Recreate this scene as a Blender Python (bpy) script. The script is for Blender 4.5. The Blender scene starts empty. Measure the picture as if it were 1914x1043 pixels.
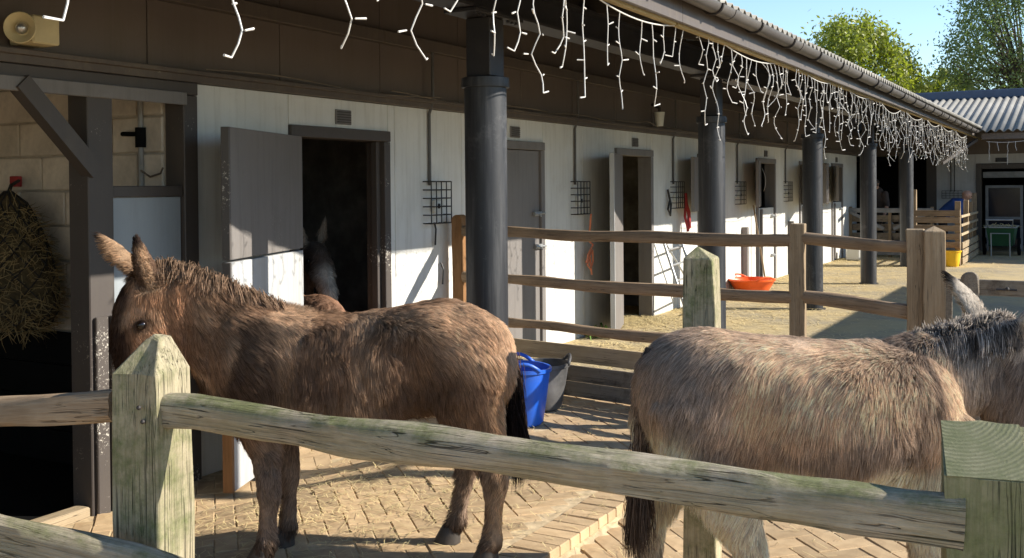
import bpy, bmesh, math, random
import numpy as np
from mathutils import Vector, Matrix, Quaternion, kdtree

rng = np.random.default_rng(7)
random.seed(7)
R = math.radians
SC = bpy.context.scene
COL = SC.collection

# ------------------------------------------------------------------ camera
cam_d = bpy.data.cameras.new('camera')
cam = bpy.data.objects.new('camera', cam_d)
COL.objects.link(cam)
cam_d.sensor_width = 36.0
cam_d.lens = 36.0 * 1950 / 1914
cam_d.shift_y = -(521.5 - 373.42) / 1914
cam_d.clip_start = 0.05
cam_d.clip_end = 3000
_yaw, _pit, _rol = R(29.16), R(0.7), R(0.5)
_f = Vector((math.cos(_yaw) * math.cos(_pit), math.sin(_yaw) * math.cos(_pit), -math.sin(_pit)))
_r = Vector((math.sin(_yaw), -math.cos(_yaw), 0))
_u = _r.cross(_f)
_r2 = _r * math.cos(_rol) - _u * math.sin(_rol)
_u2 = _u * math.cos(_rol) + _r * math.sin(_rol)
cam.matrix_world = Matrix(((_r2.x, _u2.x, -_f.x, 0), (_r2.y, _u2.y, -_f.y, -4.745), (_r2.z, _u2.z, -_f.z, 1.6), (0, 0, 0, 1)))
SC.camera = cam
CAM = np.array([0, -4.745, 1.6])

# ------------------------------------------------------------------ light
SUN = Vector((0.763, -1.667, 1.03)).normalized()
SUN_EL = math.asin(SUN.z)
world = bpy.data.worlds.new('World')
SC.world = world
world.use_nodes = True
wn = world.node_tree
bg = wn.nodes['Background']
sky = wn.nodes.new('ShaderNodeTexSky')
sky.sky_type = 'NISHITA'
sky.sun_disc = False
sky.sun_elevation = SUN_EL
sky.sun_rotation = math.atan2(SUN.x, SUN.y)
sky.altitude = 50
sky.air_density = 1.0
sky.dust_density = 0.0
sky.ozone_density = 3.0
wn.links.new(sky.outputs[0], bg.inputs[0])
bg.inputs[1].default_value = 0.12
sun_d = bpy.data.lights.new('sun', 'SUN')
sun_d.energy = 4.8
sun_d.angle = R(0.5)
sun_d.color = (1.0, 0.93, 0.82)
sun = bpy.data.objects.new('sun', sun_d)
COL.objects.link(sun)
sun.rotation_euler = SUN.to_track_quat('Z', 'Y').to_euler()
sun.location = (5, -12, 12)
vs = SC.view_settings
vs.view_transform = 'Standard'
vs.look = 'None'
vs.exposure = 0.94
vs.gamma = 1.0
vs.use_curve_mapping = False
SC.cycles_curves.shape = 'RIBBONS'
SC.cycles_curves.subdivisions = 1
SC.cycles.max_bounces = 8
SC.cycles.transparent_max_bounces = 8

# ------------------------------------------------------------------ noise in numpy
_L = rng.random((32, 32, 32))
def vnoise(p, s=1.0, off=0.0):
    q = np.asarray(p) * s + off + 100.0
    i = np.floor(q).astype(int); f = q - i; f = f * f * (3 - 2 * f)
    out = 0
    for dx in (0, 1):
        for dy in (0, 1):
            for dz in (0, 1):
                w = (f[..., 0] if dx else 1 - f[..., 0]) * (f[..., 1] if dy else 1 - f[..., 1]) * (f[..., 2] if dz else 1 - f[..., 2])
                out = out + w * _L[(i[..., 0] + dx) % 32, (i[..., 1] + dy) % 32, (i[..., 2] + dz) % 32]
    return out
def sstep(a, b, x):
    t = np.clip((np.asarray(x, float) - a) / (b - a), 0, 1)
    return t * t * (3 - 2 * t)

# ------------------------------------------------------------------ materials
def newmat(name):
    m = bpy.data.materials.new(name)
    m.use_nodes = True
    return m, m.node_tree, m.node_tree.nodes['Principled BSDF']
def N(nt, t, **kw):
    n = nt.nodes.new(t)
    for k, v in kw.items():
        if k in n.inputs: n.inputs[k].default_value = v
        else: setattr(n, k, v)
    return n
def ramp(nt, fac, stops):
    r = nt.nodes.new('ShaderNodeValToRGB')
    e = r.color_ramp.elements
    while len(e) < len(stops): e.new(0.5)
    for k, (p, c) in enumerate(stops):
        e[k].position = p
        e[k].color = (c[0], c[1], c[2], 1) if hasattr(c, '__len__') else (c, c, c, 1)
    nt.links.new(fac, r.inputs[0])
    return r.outputs[0]
def mix(nt, fac, a, b, mode='MIX'):
    m = nt.nodes.new('ShaderNodeMix'); m.data_type = 'RGBA'; m.blend_type = mode
    for s, v in ((m.inputs[0], fac), (m.inputs[6], a), (m.inputs[7], b)):
        if isinstance(v, (int, float)): s.default_value = v
        elif isinstance(v, (tuple, list)): s.default_value = (v[0], v[1], v[2], 1)
        else: nt.links.new(v, s)
    return m.outputs[2]
def coords(nt, scale=(1, 1, 1), kind='Object'):
    tc = nt.nodes.new('ShaderNodeTexCoord')
    mp = nt.nodes.new('ShaderNodeMapping')
    mp.inputs['Scale'].default_value = scale
    nt.links.new(tc.outputs[kind], mp.inputs[0])
    return mp.outputs[0]
def noise(nt, vec, scale, detail=5, rough=0.6, dist=0.0):
    n = N(nt, 'ShaderNodeTexNoise', Scale=scale, Detail=detail, Roughness=rough, Distortion=dist)
    nt.links.new(vec, n.inputs['Vector'])
    return n.outputs[0]
def bump(nt, b, h, strength=0.3, dist=0.01):
    n = N(nt, 'ShaderNodeBump', Strength=strength, Distance=dist)
    nt.links.new(h, n.inputs['Height'])
    nt.links.new(n.outputs[0], b.inputs['Normal'])
def objrand(nt):
    return nt.nodes.new('ShaderNodeObjectInfo').outputs['Random']

def mat_plain(name, c, rough=0.6, var=0.25, scale=6, bstr=0.15, metal=0.0, dirt=None, dirtamt=0.5, spec=0.4, rand=0.0, coord='Object', fine=60):
    m, nt, b = newmat(name)
    v = coords(nt, kind=coord)
    n1 = noise(nt, v, scale)
    dark = tuple(x * (1 - var) for x in c); lite = tuple(min(1, x * (1 + var)) for x in c)
    col = ramp(nt, n1, [(0.3, dark), (0.7, lite)])
    if dirt is not None:
        n2 = noise(nt, v, scale * 0.35, 7, 0.7)
        f = ramp(nt, n2, [(0.5 - 0.25 * dirtamt, 0), (0.62, dirtamt)])
        col = mix(nt, f, col, dirt)
    if rand:
        col = mix(nt, 1.0, col, ramp(nt, objrand(nt), [(0, 1 - rand), (1, 1 + rand)]), 'MULTIPLY')
    nt.links.new(col, b.inputs['Base Color'])
    b.inputs['Roughness'].default_value = rough
    b.inputs['Metallic'].default_value = metal
    b.inputs['Specular IOR Level'].default_value = spec
    n3 = noise(nt, v, fine, 3)
    if bstr: bump(nt, b, n3, bstr, 0.004)
    return m

def mat_wood(name, c1, c2, axis='X', rough=0.85, moss=None, mossamt=0.0, grain=1.0, rand=0.15, bstr=0.5, crack=True, coordkind='Object', up=0.0, bd=0.008):
    m, nt, b = newmat(name)
    s = {'X': (1.2, 22, 22), 'Y': (22, 1.2, 22), 'Z': (22, 22, 1.2)}[axis]
    v = coords(nt, tuple(k * grain for k in s), coordkind)
    n1 = noise(nt, v, 2.0, 10, 0.75, 0.5)
    sf = {'X': (2.5, 75, 75), 'Y': (75, 2.5, 75), 'Z': (75, 75, 2.5)}[axis]
    nf_ = noise(nt, coords(nt, sf, coordkind), 1.6, 6, 0.7, 0.2)
    n1 = mix(nt, 0.5, n1, nf_)
    col = ramp(nt, n1, [(0.33, c1), (0.64, c2)])
    v2 = coords(nt, kind=coordkind)
    n2 = noise(nt, v2, 3.5, 5, 0.65)
    col = mix(nt, ramp(nt, n2, [(0.45, 0), (0.75, 0.4)]), col, tuple(x * 0.62 for x in c1))
    h = n1
    if crack:
        sc = {'X': (0.4, 24, 24), 'Y': (24, 0.4, 24), 'Z': (24, 24, 0.4)}[axis]
        n4 = noise(nt, coords(nt, sc, coordkind), 2.6, 3, 0.5, 0.8)
        ck = ramp(nt, n4, [(0.486, 0), (0.5, 1), (0.514, 0)])
        n5 = noise(nt, v2, 4.0, 2)
        ck = mix(nt, 1.0, ck, ramp(nt, n5, [(0.44, 0), (0.56, 1)]), 'MULTIPLY')
        col = mix(nt, ck, col, tuple(x * 0.18 for x in c1))
        h = mix(nt, 1.0, n1, ck, 'SUBTRACT')
    if moss is not None:
        n3 = noise(nt, v2, 5.5, 8, 0.75)
        f = ramp(nt, n3, [(0.62 - 0.3 * mossamt, 0), (0.78 - 0.25 * mossamt, 0.85)])
        if up:
            ge = nt.nodes.new('ShaderNodeNewGeometry')
            sx = nt.nodes.new('ShaderNodeSeparateXYZ'); nt.links.new(ge.outputs['Normal'], sx.inputs[0])
            f = mix(nt, 1.0, f, ramp(nt, sx.outputs[2], [(0.0, 1 - up), (0.55, 1.0)]), 'MULTIPLY')
        n6 = noise(nt, v2, 55, 6, 0.8)
        col = mix(nt, f, col, ramp(nt, n6, [(0.3, tuple(x * 0.5 for x in moss)), (0.7, tuple(x * 1.35 for x in moss))]))
    if rand:
        col = mix(nt, 1.0, col, ramp(nt, objrand(nt), [(0, 1 - rand), (1, 1 + rand)]), 'MULTIPLY')
    nt.links.new(col, b.inputs['Base Color'])
    b.inputs['Roughness'].default_value = rough
    b.inputs['Specular IOR Level'].default_value = 0.25
    bump(nt, b, h, bstr, bd)
    return m

def mat_paint(name, c, under=(0.62, 0.6, 0.55), chip=0.0, dirt=(0.1, 0.085, 0.065), dirtamt=0.3, rough=0.5, streak=True, spec=0.4):
    """painted board: soft dirt streaks running down, chips that show the coat beneath"""
    m, nt, b = newmat(name)
    v = coords(nt)
    col = ramp(nt, noise(nt, v, 1.7, 5, 0.6), [(0.25, tuple(x * 0.86 for x in c)), (0.75, tuple(x * 1.06 for x in c))])
    if streak:
        st = noise(nt, coords(nt, (9, 9, 0.55)), 2.0, 6, 0.7)
        col = mix(nt, ramp(nt, st, [(0.48, 0), (0.78, dirtamt)]), col, dirt)
        sp = noise(nt, v, 14, 8, 0.8)
        bl = noise(nt, v, 2.3, 9, 0.8)
        col = mix(nt, ramp(nt, bl, [(0.56, 0), (0.72, dirtamt * 0.9)]), col, tuple(x * 1.3 for x in dirt))
        col = mix(nt, ramp(nt, sp, [(0.6, 0), (0.74, dirtamt)]), col, dirt)
    h = noise(nt, v, 45, 3)
    if chip:
        cn = noise(nt, v, 48, 7, 0.8)
        big = noise(nt, v, 2.2, 2)
        cm = mix(nt, 1.0, cn, ramp(nt, big, [(0.35, 0.75), (0.7, 1.12)]), 'MULTIPLY')
        f = ramp(nt, cm, [(0.70 - 0.2 * chip, 0), (0.72 - 0.2 * chip, 1)])
        col = mix(nt, f, col, under)
        h = mix(nt, 0.5, h, f)
    nt.links.new(col, b.inputs['Base Color'])
    b.inputs['Roughness'].default_value = rough
    b.inputs['Specular IOR Level'].default_value = spec
    bump(nt, b, h, 0.25, 0.003)
    return m

M = {}
M['wall'] = mat_paint('white_wall_paint', (0.68, 0.675, 0.635), chip=0.10, under=(0.36, 0.34, 0.3), dirtamt=0.38, dirt=(0.26, 0.225, 0.16))
M['wall_far'] = mat_paint('grey_white_wall', (0.5, 0.5, 0.5), dirtamt=0.25)
M['fascia'] = mat_paint('brown_fascia_paint', (0.14, 0.11, 0.092), dirt=(0.10, 0.08, 0.05), dirtamt=0.5, chip=0.05, under=(0.16, 0.14, 0.1))
M['trim'] = mat_paint('brown_trim_paint', (0.10, 0.08, 0.067), dirt=(0.15, 0.12, 0.085), dirtamt=0.6, chip=0.22, under=(0.28, 0.25, 0.2))
M['door'] = mat_paint('grey_brown_door_paint', (0.19, 0.175, 0.165), chip=0.08, under=(0.5, 0.48, 0.43), dirt=(0.07, 0.06, 0.05), dirtamt=0.4)
M['door_chip'] = mat_paint('chipped_door_edge', (0.085, 0.075, 0.068), chip=0.62, under=(0.55, 0.5, 0.42), dirtamt=0.4)
M['door_grey'] = mat_paint('pale_grey_door_paint', (0.45, 0.46, 0.46), chip=0.25, under=(0.2, 0.18, 0.16), dirt=(0.3, 0.26, 0.2), dirtamt=0.5)
M['frame_dark'] = mat_paint('dark_frame_paint', (0.075, 0.063, 0.056), chip=0.2, under=(0.35, 0.31, 0.25), dirtamt=0.3)
M['jamb'] = mat_paint('flaking_jamb_paint', (0.075, 0.063, 0.056), chip=0.42, under=(0.6, 0.56, 0.48), dirtamt=0.3)
M['panelgrey'] = mat_paint('grey_board_paint', (0.3, 0.33, 0.35), chip=0.04, under=(0.6, 0.57, 0.5), dirtamt=0.2)
M['column'] = mat_paint('black_column_paint', (0.017, 0.0185, 0.0225), chip=0.1, under=(0.2, 0.19, 0.18), dirt=(0.13, 0.13, 0.13), dirtamt=0.5, rough=0.5, spec=0.5)
M['steel'] = mat_plain('black_steel', (0.018, 0.018, 0.022), rough=0.5, dirt=(0.07, 0.06, 0.05), dirtamt=0.4)
M['block'] = mat_plain('painted_block', (0.72, 0.64, 0.53), rough=0.85, var=0.1, scale=9, bstr=0.5, dirt=(0.22, 0.19, 0.15), dirtamt=0.35, rand=0.07)
M['mortar'] = mat_plain('mortar', (0.45, 0.4, 0.33), rough=0.9)
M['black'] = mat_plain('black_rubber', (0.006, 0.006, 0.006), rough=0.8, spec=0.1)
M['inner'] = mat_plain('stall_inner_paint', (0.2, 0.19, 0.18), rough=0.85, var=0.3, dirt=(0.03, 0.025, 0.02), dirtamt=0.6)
M['roof'] = mat_plain('corrugated_cement', (0.33, 0.31, 0.27), rough=0.85, var=0.18, scale=2.5, dirt=(0.15, 0.14, 0.12), dirtamt=0.6)
M['roof_far'] = mat_plain('pale_corrugated_cement', (0.25, 0.24, 0.215), rough=0.85, var=0.15, scale=2.5, dirt=(0.16, 0.155, 0.14), dirtamt=0.6)
M['ridge'] = mat_plain('blue_grey_ridge', (0.055, 0.075, 0.12), rough=0.55, var=0.15)
M['gutter'] = mat_plain('grey_gutter', (0.105, 0.095, 0.088), rough=0.45, var=0.25, scale=3, dirt=(0.2, 0.18, 0.15), dirtamt=0.3)
M['bracket'] = mat_plain('dark_bracket', (0.035, 0.03, 0.028), rough=0.5)
M['batten'] = mat_wood('yellow_batten', (0.30, 0.22, 0.10), (0.42, 0.33, 0.17), 'X')
M['soffit'] = mat_wood('dark_rafter', (0.04, 0.033, 0.028), (0.07, 0.058, 0.047), 'Y')
M['light'] = mat_plain('white_light_cable', (0.62, 0.6, 0.56), rough=0.4, var=0.08, bstr=0)
M['split'] = mat_wood('weathered_split_rail', (0.19, 0.155, 0.105), (0.52, 0.445, 0.335), 'X', moss=(0.12, 0.135, 0.045), mossamt=0.8, bstr=1.0, up=0.7, bd=0.016)
M['split_brown'] = mat_wood('brown_split_rail', (0.2, 0.125, 0.07), (0.4, 0.30, 0.2), 'X', bstr=0.8)
M['post_moss'] = mat_wood('mossy_post', (0.22, 0.185, 0.115), (0.47, 0.405, 0.27), 'Z', moss=(0.115, 0.135, 0.045), mossamt=0.56, bstr=0.9)
M['post_top'] = mat_wood('mossy_post_top', (0.12, 0.13, 0.075), (0.2, 0.215, 0.11), 'X', moss=(0.075, 0.105, 0.045), mossamt=0.95, bstr=0.9, grain=0.6)
M['post_green'] = mat_wood('green_stained_post', (0.16, 0.155, 0.08), (0.33, 0.305, 0.18), 'Z', moss=(0.15, 0.165, 0.065), mossamt=0.6, bstr=0.8)
M['rail'] = mat_wood('brown_rail', (0.21, 0.14, 0.085), (0.36, 0.27, 0.18), 'X', bstr=0.6)
M['post'] = mat_wood('brown_post', (0.22, 0.155, 0.09), (0.37, 0.28, 0.18), 'Z', bstr=0.5, rand=0.1)
M['post_orange'] = mat_wood('orange_stained_post', (0.23, 0.115, 0.045), (0.36, 0.19, 0.085), 'Z')
M['plank'] = mat_wood('grey_plank', (0.15, 0.125, 0.095), (0.27, 0.225, 0.17), 'X', moss=(0.05, 0.035, 0.025), mossamt=0.35)
M['plank_new'] = mat_wood('buff_plank', (0.3, 0.22, 0.13), (0.45, 0.36, 0.24), 'X')
M['brick'] = mat_plain('buff_paver', (0.435, 0.30, 0.165), rough=0.9, var=0.2, scale=14, bstr=0.5, dirt=(0.46, 0.35, 0.21), dirtamt=0.45, rand=0.2, fine=120)
M['brick_field'] = mat_plain('buff_paver_field', (0.435, 0.30, 0.17), rough=0.9, var=0.35, scale=6, bstr=0.5, dirt=(0.46, 0.35, 0.21), dirtamt=0.45, fine=120)
M['sand'] = mat_plain('joint_sand', (0.50, 0.385, 0.235), rough=0.95, var=0.3, scale=20, bstr=0.6)
M['blue'] = mat_plain('blue_plastic', (0.012, 0.11, 0.60), rough=0.38, var=0.12, scale=5, dirt=(0.12, 0.18, 0.34), dirtamt=0.4, bstr=0.05)
M['trug'] = mat_plain('dusty_black_rubber', (0.035, 0.035, 0.037), rough=0.6, var=0.4, scale=5, dirt=(0.22, 0.21, 0.2), dirtamt=0.7)
M['orange'] = mat_plain('orange_plastic', (0.8, 0.12, 0.02), rough=0.4, var=0.08, bstr=0.05)
M['yellow'] = mat_plain('yellow_plastic', (0.85, 0.5, 0.02), rough=0.4, var=0.08, bstr=0.05)
M['green'] = mat_plain('green_plastic', (0.02, 0.085, 0.035), rough=0.45, var=0.12)
M['galv'] = mat_plain('galvanised_tube', (0.42, 0.43, 0.43), rough=0.42, metal=0.6, var=0.15)
M['wire'] = mat_plain('dark_wire', (0.02, 0.02, 0.02), rough=0.5, bstr=0)
M['conduit'] = mat_plain('conduit', (0.09, 0.085, 0.08), rough=0.5)
M['cream'] = mat_plain('cream_plastic', (0.62, 0.52, 0.30), rough=0.5, var=0.08, dirt=(0.45, 0.36, 0.2), dirtamt=0.4, bstr=0.05)
M['whiteplastic'] = mat_plain('white_plastic', (0.6, 0.6, 0.56), rough=0.45, var=0.06, bstr=0)
M['chrome'] = mat_plain('dull_metal', (0.5, 0.5, 0.5), rough=0.35, metal=0.9, var=0.1)
M['rope_orange'] = mat_plain('orange_rope', (0.62, 0.22, 0.12), rough=0.8)
M['rope_red'] = mat_plain('red_webbing', (0.36, 0.04, 0.04), rough=0.8)
M['hay'] = mat_plain('hay', (0.26, 0.19, 0.085), rough=0.9, var=0.35, scale=12)
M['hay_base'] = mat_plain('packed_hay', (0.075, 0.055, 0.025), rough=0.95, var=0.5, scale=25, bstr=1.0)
M['straw'] = mat_plain('straw', (0.62, 0.5, 0.25), rough=0.8, var=0.2, scale=3, bstr=0)
M['straw_mat'] = mat_plain('trodden_straw', (0.48, 0.37, 0.17), rough=0.95, var=0.4, scale=22, bstr=1.0)
M['net'] = mat_plain('dark_net', (0.018, 0.016, 0.014), rough=0.8, bstr=0)
M['hoof'] = mat_plain('hoof_horn', (0.05, 0.042, 0.036), rough=0.6, var=0.3, scale=20)
M['eye'] = mat_plain('dark_eye', (0.008, 0.005, 0.004), rough=0.08, var=0.1, bstr=0, spec=0.6)
M['glass'] = mat_plain('dark_glass', (0.012, 0.016, 0.028), rough=0.12, var=0.1, bstr=0)
M['greyframe'] = mat_plain('grey_frame', (0.2, 0.205, 0.21), rough=0.5)
M['sign'] = mat_plain('dark_sign', (0.025, 0.025, 0.03), rough=0.5)
M['pipe'] = mat_plain('grey_pipe', (0.3, 0.29, 0.27), rough=0.6)
M['skin_p'] = mat_plain('skin', (0.52, 0.30, 0.21), rough=0.55, var=0.08, bstr=0.05)
M['shirt'] = mat_plain('brown_shirt', (0.065, 0.05, 0.045), rough=0.85)
M['trousers'] = mat_plain('dark_trousers', (0.02, 0.02, 0.025), rough=0.85)
M['jacket'] = mat_plain('blue_jacket', (0.03, 0.08, 0.26), rough=0.8)
M['hair_p'] = mat_plain('hair', (0.05, 0.035, 0.025), rough=0.6)
M['paper'] = mat_plain('paper', (0.7, 0.69, 0.64), rough=0.8, var=0.06)
M['leaf_bright'] = None
M['cobweb'] = mat_plain('dusty_cable', (0.16, 0.13, 0.10), rough=0.9, bstr=0)
M['weed'] = mat_plain('weed', (0.1, 0.2, 0.03), rough=0.7, bstr=0)
M['yardwood'] = mat_wood('barn_board', (0.05, 0.04, 0.033), (0.09, 0.075, 0.06), 'Z')

def mat_ground():
    m, nt, b = newmat('yard_sand_and_straw')
    v = coords(nt)
    n1 = noise(nt, v, 0.9, 7, 0.65)
    n2 = noise(nt, v, 9, 6, 0.7)
    col = ramp(nt, n2, [(0.3, (0.31, 0.255, 0.165)), (0.7, (0.42, 0.355, 0.245))])
    col = mix(nt, ramp(nt, n1, [(0.40, 0), (0.60, 0.9)]), col, (0.54, 0.42, 0.22))
    n3 = noise(nt, coords(nt, (30, 120, 30)), 1.0, 4, 0.8)
    col = mix(nt, ramp(nt, n3, [(0.6, 0), (0.72, 0.45)]), col, (0.6, 0.5, 0.28))
    n4 = noise(nt, v, 3.3, 8, 0.8)
    col = mix(nt, ramp(nt, n4, [(0.58, 0), (0.72, 0.5)]), col, (0.2, 0.165, 0.12))
    nt.links.new(col, b.inputs['Base Color'])
    b.inputs['Roughness'].default_value = 0.95
    b.inputs['Specular IOR Level'].default_value = 0.2
    bump(nt, b, noise(nt, v, 35, 6, 0.8), 0.7, 0.02)
    return m
def mat_endgrain():
    m, nt, b = newmat('mossy_end_grain')
    v = coords(nt)
    vm = nt.nodes.new('ShaderNodeVectorMath'); vm.operation = 'ADD'; vm.inputs[1].default_value = (-0.10, -0.045, -1.1)
    nt.links.new(v, vm.inputs[0])
    w = N(nt, 'ShaderNodeTexWave', Scale=34.0, Distortion=2.2, Detail=4.0)
    w.wave_type = 'RINGS'; w.rings_direction = 'Z'
    nt.links.new(vm.outputs[0], w.inputs['Vector'])
    col = ramp(nt, w.outputs[1], [(0.2, (0.16, 0.155, 0.085)), (0.8, (0.225, 0.215, 0.125))])
    col = mix(nt, ramp(nt, noise(nt, v, 16, 8, 0.8), [(0.36, 0), (0.6, 0.85)]), col, (0.125, 0.135, 0.06))
    nt.links.new(col, b.inputs['Base Color']); b.inputs['Roughness'].default_value = 0.95
    bump(nt, b, mix(nt, 0.82, w.outputs[1], noise(nt, v, 60, 8, 0.85)), 0.7, 0.005)
    return m
M['endgrain'] = mat_endgrain()
M['ground'] = mat_ground()

def mat_leaf(name, c1, c2):
    m, nt, b = newmat(name)
    v = coords(nt)
    col = ramp(nt, noise(nt, v, 1.3, 3), [(0.3, c1), (0.7, c2)])
    nt.links.new(col, b.inputs['Base Color'])
    b.inputs['Roughness'].default_value = 0.5
    tr = nt.nodes.new('ShaderNodeBsdfTranslucent')
    nt.links.new(mix(nt, 1.0, col, (1.5, 1.7, 0.6), 'MULTIPLY'), tr.inputs[0])
    ms = nt.nodes.new('ShaderNodeMixShader'); ms.inputs[0].default_value = 0.35
    nt.links.new(b.outputs[0], ms.inputs[1]); nt.links.new(tr.outputs[0], ms.inputs[2])
    nt.links.new(ms.outputs[0], nt.nodes['Material Output'].inputs[0])
    return m
M['leaf_bright'] = mat_leaf('yellow_green_leaf', (0.16, 0.19, 0.025), (0.30, 0.31, 0.06))
M['leaf_dark'] = mat_leaf('blue_green_leaf', (0.09, 0.13, 0.055), (0.18, 0.225, 0.09))
M['bark'] = mat_wood('bark', (0.07, 0.055, 0.04), (0.13, 0.105, 0.08), 'Z')

def mat_fur(name):
    """strands: mostly diffuse, shaded by the hide they grow from, plus a soft hair sheen"""
    m, nt, b = newmat(name)
    nt.nodes.remove(b)
    at = nt.nodes.new('ShaderNodeAttribute'); at.attribute_name = 'fur_col'
    an = nt.nodes.new('ShaderNodeAttribute'); an.attribute_name = 'fur_nrm'
    vt = nt.nodes.new('ShaderNodeVectorTransform'); vt.vector_type = 'NORMAL'; vt.convert_from = 'OBJECT'; vt.convert_to = 'WORLD'
    nt.links.new(an.outputs['Vector'], vt.inputs[0])
    df = nt.nodes.new('ShaderNodeBsdfDiffuse'); df.inputs['Roughness'].default_value = 0.6
    nt.links.new(at.outputs['Color'], df.inputs['Color']); nt.links.new(vt.outputs[0], df.inputs['Normal'])
    h = nt.nodes.new('ShaderNodeBsdfTranslucent')
    nt.links.new(at.outputs['Color'], h.inputs['Color']); nt.links.new(vt.outputs[0], h.inputs['Normal'])
    ms = nt.nodes.new('ShaderNodeMixShader'); ms.inputs[0].default_value = 0.25
    nt.links.new(df.outputs[0], ms.inputs[1]); nt.links.new(h.outputs[0], ms.inputs[2])
    nt.links.new(ms.outputs[0], nt.nodes['Material Output'].inputs[0])
    return m
def mat_skin(name):
    m, nt, b = newmat(name)
    at = nt.nodes.new('ShaderNodeAttribute'); at.attribute_name = 'fur_col'
    v = coords(nt)
    n = noise(nt, coords(nt, (14, 14, 5)), 5, 6, 0.8)
    col = mix(nt, 1.0, at.outputs['Color'], ramp(nt, n, [(0.3, 0.5), (0.7, 1.15)]), 'MULTIPLY')
    nt.links.new(col, b.inputs['Base Color'])
    b.inputs['Roughness'].default_value = 0.9
    b.inputs['Specular IOR Level'].default_value = 0.1
    bump(nt, b, n, 0.6, 0.01)
    return m
M['fur'] = mat_fur('donkey_fur')
M['hide'] = mat_skin('donkey_hide')

# ------------------------------------------------------------------ mesh helpers
class MB:
    def __init__(s): s.v = []; s.f = []
    def add(s, vs_, fs_):
        o = len(s.v); s.v += [tuple(p) for p in vs_]; s.f += [tuple(i + o for i in f) for f in fs_]
        return s
    def box(s, x0, x1, y0, y1, z0, z1, b=0.0):
        if b <= 0:
            p = [(x, y, z) for z in (z0, z1) for y in (y0, y1) for x in (x0, x1)]
            return s.add(p, [(0, 2, 3, 1), (4, 5, 7, 6), (0, 1, 5, 4), (2, 6, 7, 3), (0, 4, 6, 2), (1, 3, 7, 5)])
        bm = bmesh.new()
        bmesh.ops.create_cube(bm, size=1)
        for v in bm.verts:
            v.co = Vector(((x0 + x1) / 2 + v.co.x * (x1 - x0), (y0 + y1) / 2 + v.co.y * (y1 - y0), (z0 + z1) / 2 + v.co.z * (z1 - z0)))
        bmesh.ops.bevel(bm, geom=list(bm.edges), offset=b, segments=1, affect='EDGES', profile=0.7)
        bm.verts.index_update()
        s.add([v.co[:] for v in bm.verts], [[v.index for v in f.verts] for f in bm.faces])
        bm.free()
        return s
    def obox(s, c, ax, ay, az, hx, hy, hz):
        c, ax, ay, az = (Vector(q) for q in (c, ax, ay, az))
        p = [c + ax * (hx * i) + ay * (hy * j) + az * (hz * k) for k in (-1, 1) for j in (-1, 1) for i in (-1, 1)]
        return s.add(p, [(0, 2, 3, 1), (4, 5, 7, 6), (0, 1, 5, 4), (2, 6, 7, 3), (0, 4, 6, 2), (1, 3, 7, 5)])
    def bar(s, p0, p1, w, h, upv=(0, 0, 1)):
        p0, p1 = Vector(p0), Vector(p1); d = (p1 - p0); L = d.length; d.normalize()
        side = d.cross(Vector(upv))
        if side.length < 1e-4: side = d.cross(Vector((1, 0, 0)))
        side.normalize(); up = side.cross(d)
        return s.obox((p0 + p1) / 2, d, side, up, L / 2, w / 2, h / 2)
    def tube(s, pts, rad, n=8, cap=True):
        pts = [Vector(p) for p in pts]
        if not hasattr(rad, '__len__'): rad = [rad] * len(pts)
        o = len(s.v); prev = None
        for i, p in enumerate(pts):
            t = (pts[min(i + 1, len(pts) - 1)] - pts[max(i - 1, 0)])
            if t.length < 1e-9: t = Vector((0, 0, 1))
            t.normalize()
            if prev is None:
                a = t.orthogonal().normalized()
            else:
                a = prev - t * prev.dot(t)
                a = a.normalized() if a.length > 1e-6 else t.orthogonal().normalized()
            prev = a; b = t.cross(a)
            for k in range(n):
                an = 2 * math.pi * k / n
                s.v.append(tuple(p + (a * math.cos(an) + b * math.sin(an)) * rad[i]))
        m = len(pts)
        for i in range(m - 1):
            for k in range(n):
                k2 = (k + 1) % n
                s.f.append((o + i * n + k, o + i * n + k2, o + (i + 1) * n + k2, o + (i + 1) * n + k))
        if cap:
            s.f.append(tuple(o + k for k in reversed(range(n))))
            s.f.append(tuple(o + (m - 1) * n + k for k in range(n)))
        return s
    def rings(s, rings, cap=True):
        o = len(s.v); n = len(rings[0])
        for r in rings: s.v += [tuple(p) for p in r]
        for i in range(len(rings) - 1):
            for k in range(n):
                k2 = (k + 1) % n
                s.f.append((o + i * n + k, o + i * n + k2, o + (i + 1) * n + k2, o + (i + 1) * n + k))
        if cap:
            s.f.append(tuple(o + k for k in reversed(range(n))))
            s.f.append(tuple(o + (len(rings) - 1) * n + k for k in range(n)))
        return s
    def lathe(s, prof, c=(0, 0), n=24, cap=True):
        return s.rings([[(c[0] + r * math.cos(2 * math.pi * k / n), c[1] + r * math.sin(2 * math.pi * k / n), z) for k in range(n)] for r, z in prof], cap)
    def sphere(s, c, r, n=10, sc=(1, 1, 1)):
        rings = []
        for i in range(n + 1):
            th = math.pi * i / n
            rr = max(1e-4, math.sin(th)) * r
            rings.append([(c[0] + rr * math.cos(2 * math.pi * k / (n * 2)) * sc[0], c[1] + rr * math.sin(2 * math.pi * k / (n * 2)) * sc[1], c[2] - r * math.cos(th) * sc[2]) for k in range(n * 2)])
        return s.rings(rings)
    def mesh(s, name, smooth=False):
        me = bpy.data.meshes.new(name)
        me.from_pydata(s.v, [], s.f)
        me.update()
        if smooth:
            me.polygons.foreach_set('use_smooth', [True] * len(me.polygons))
        return me
    def build(s, name, mat, parent=None, smooth=False, off=None, auto=None):
        me = s.mesh(name, smooth)
        return link(name, me, mat, parent, off, auto)

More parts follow.
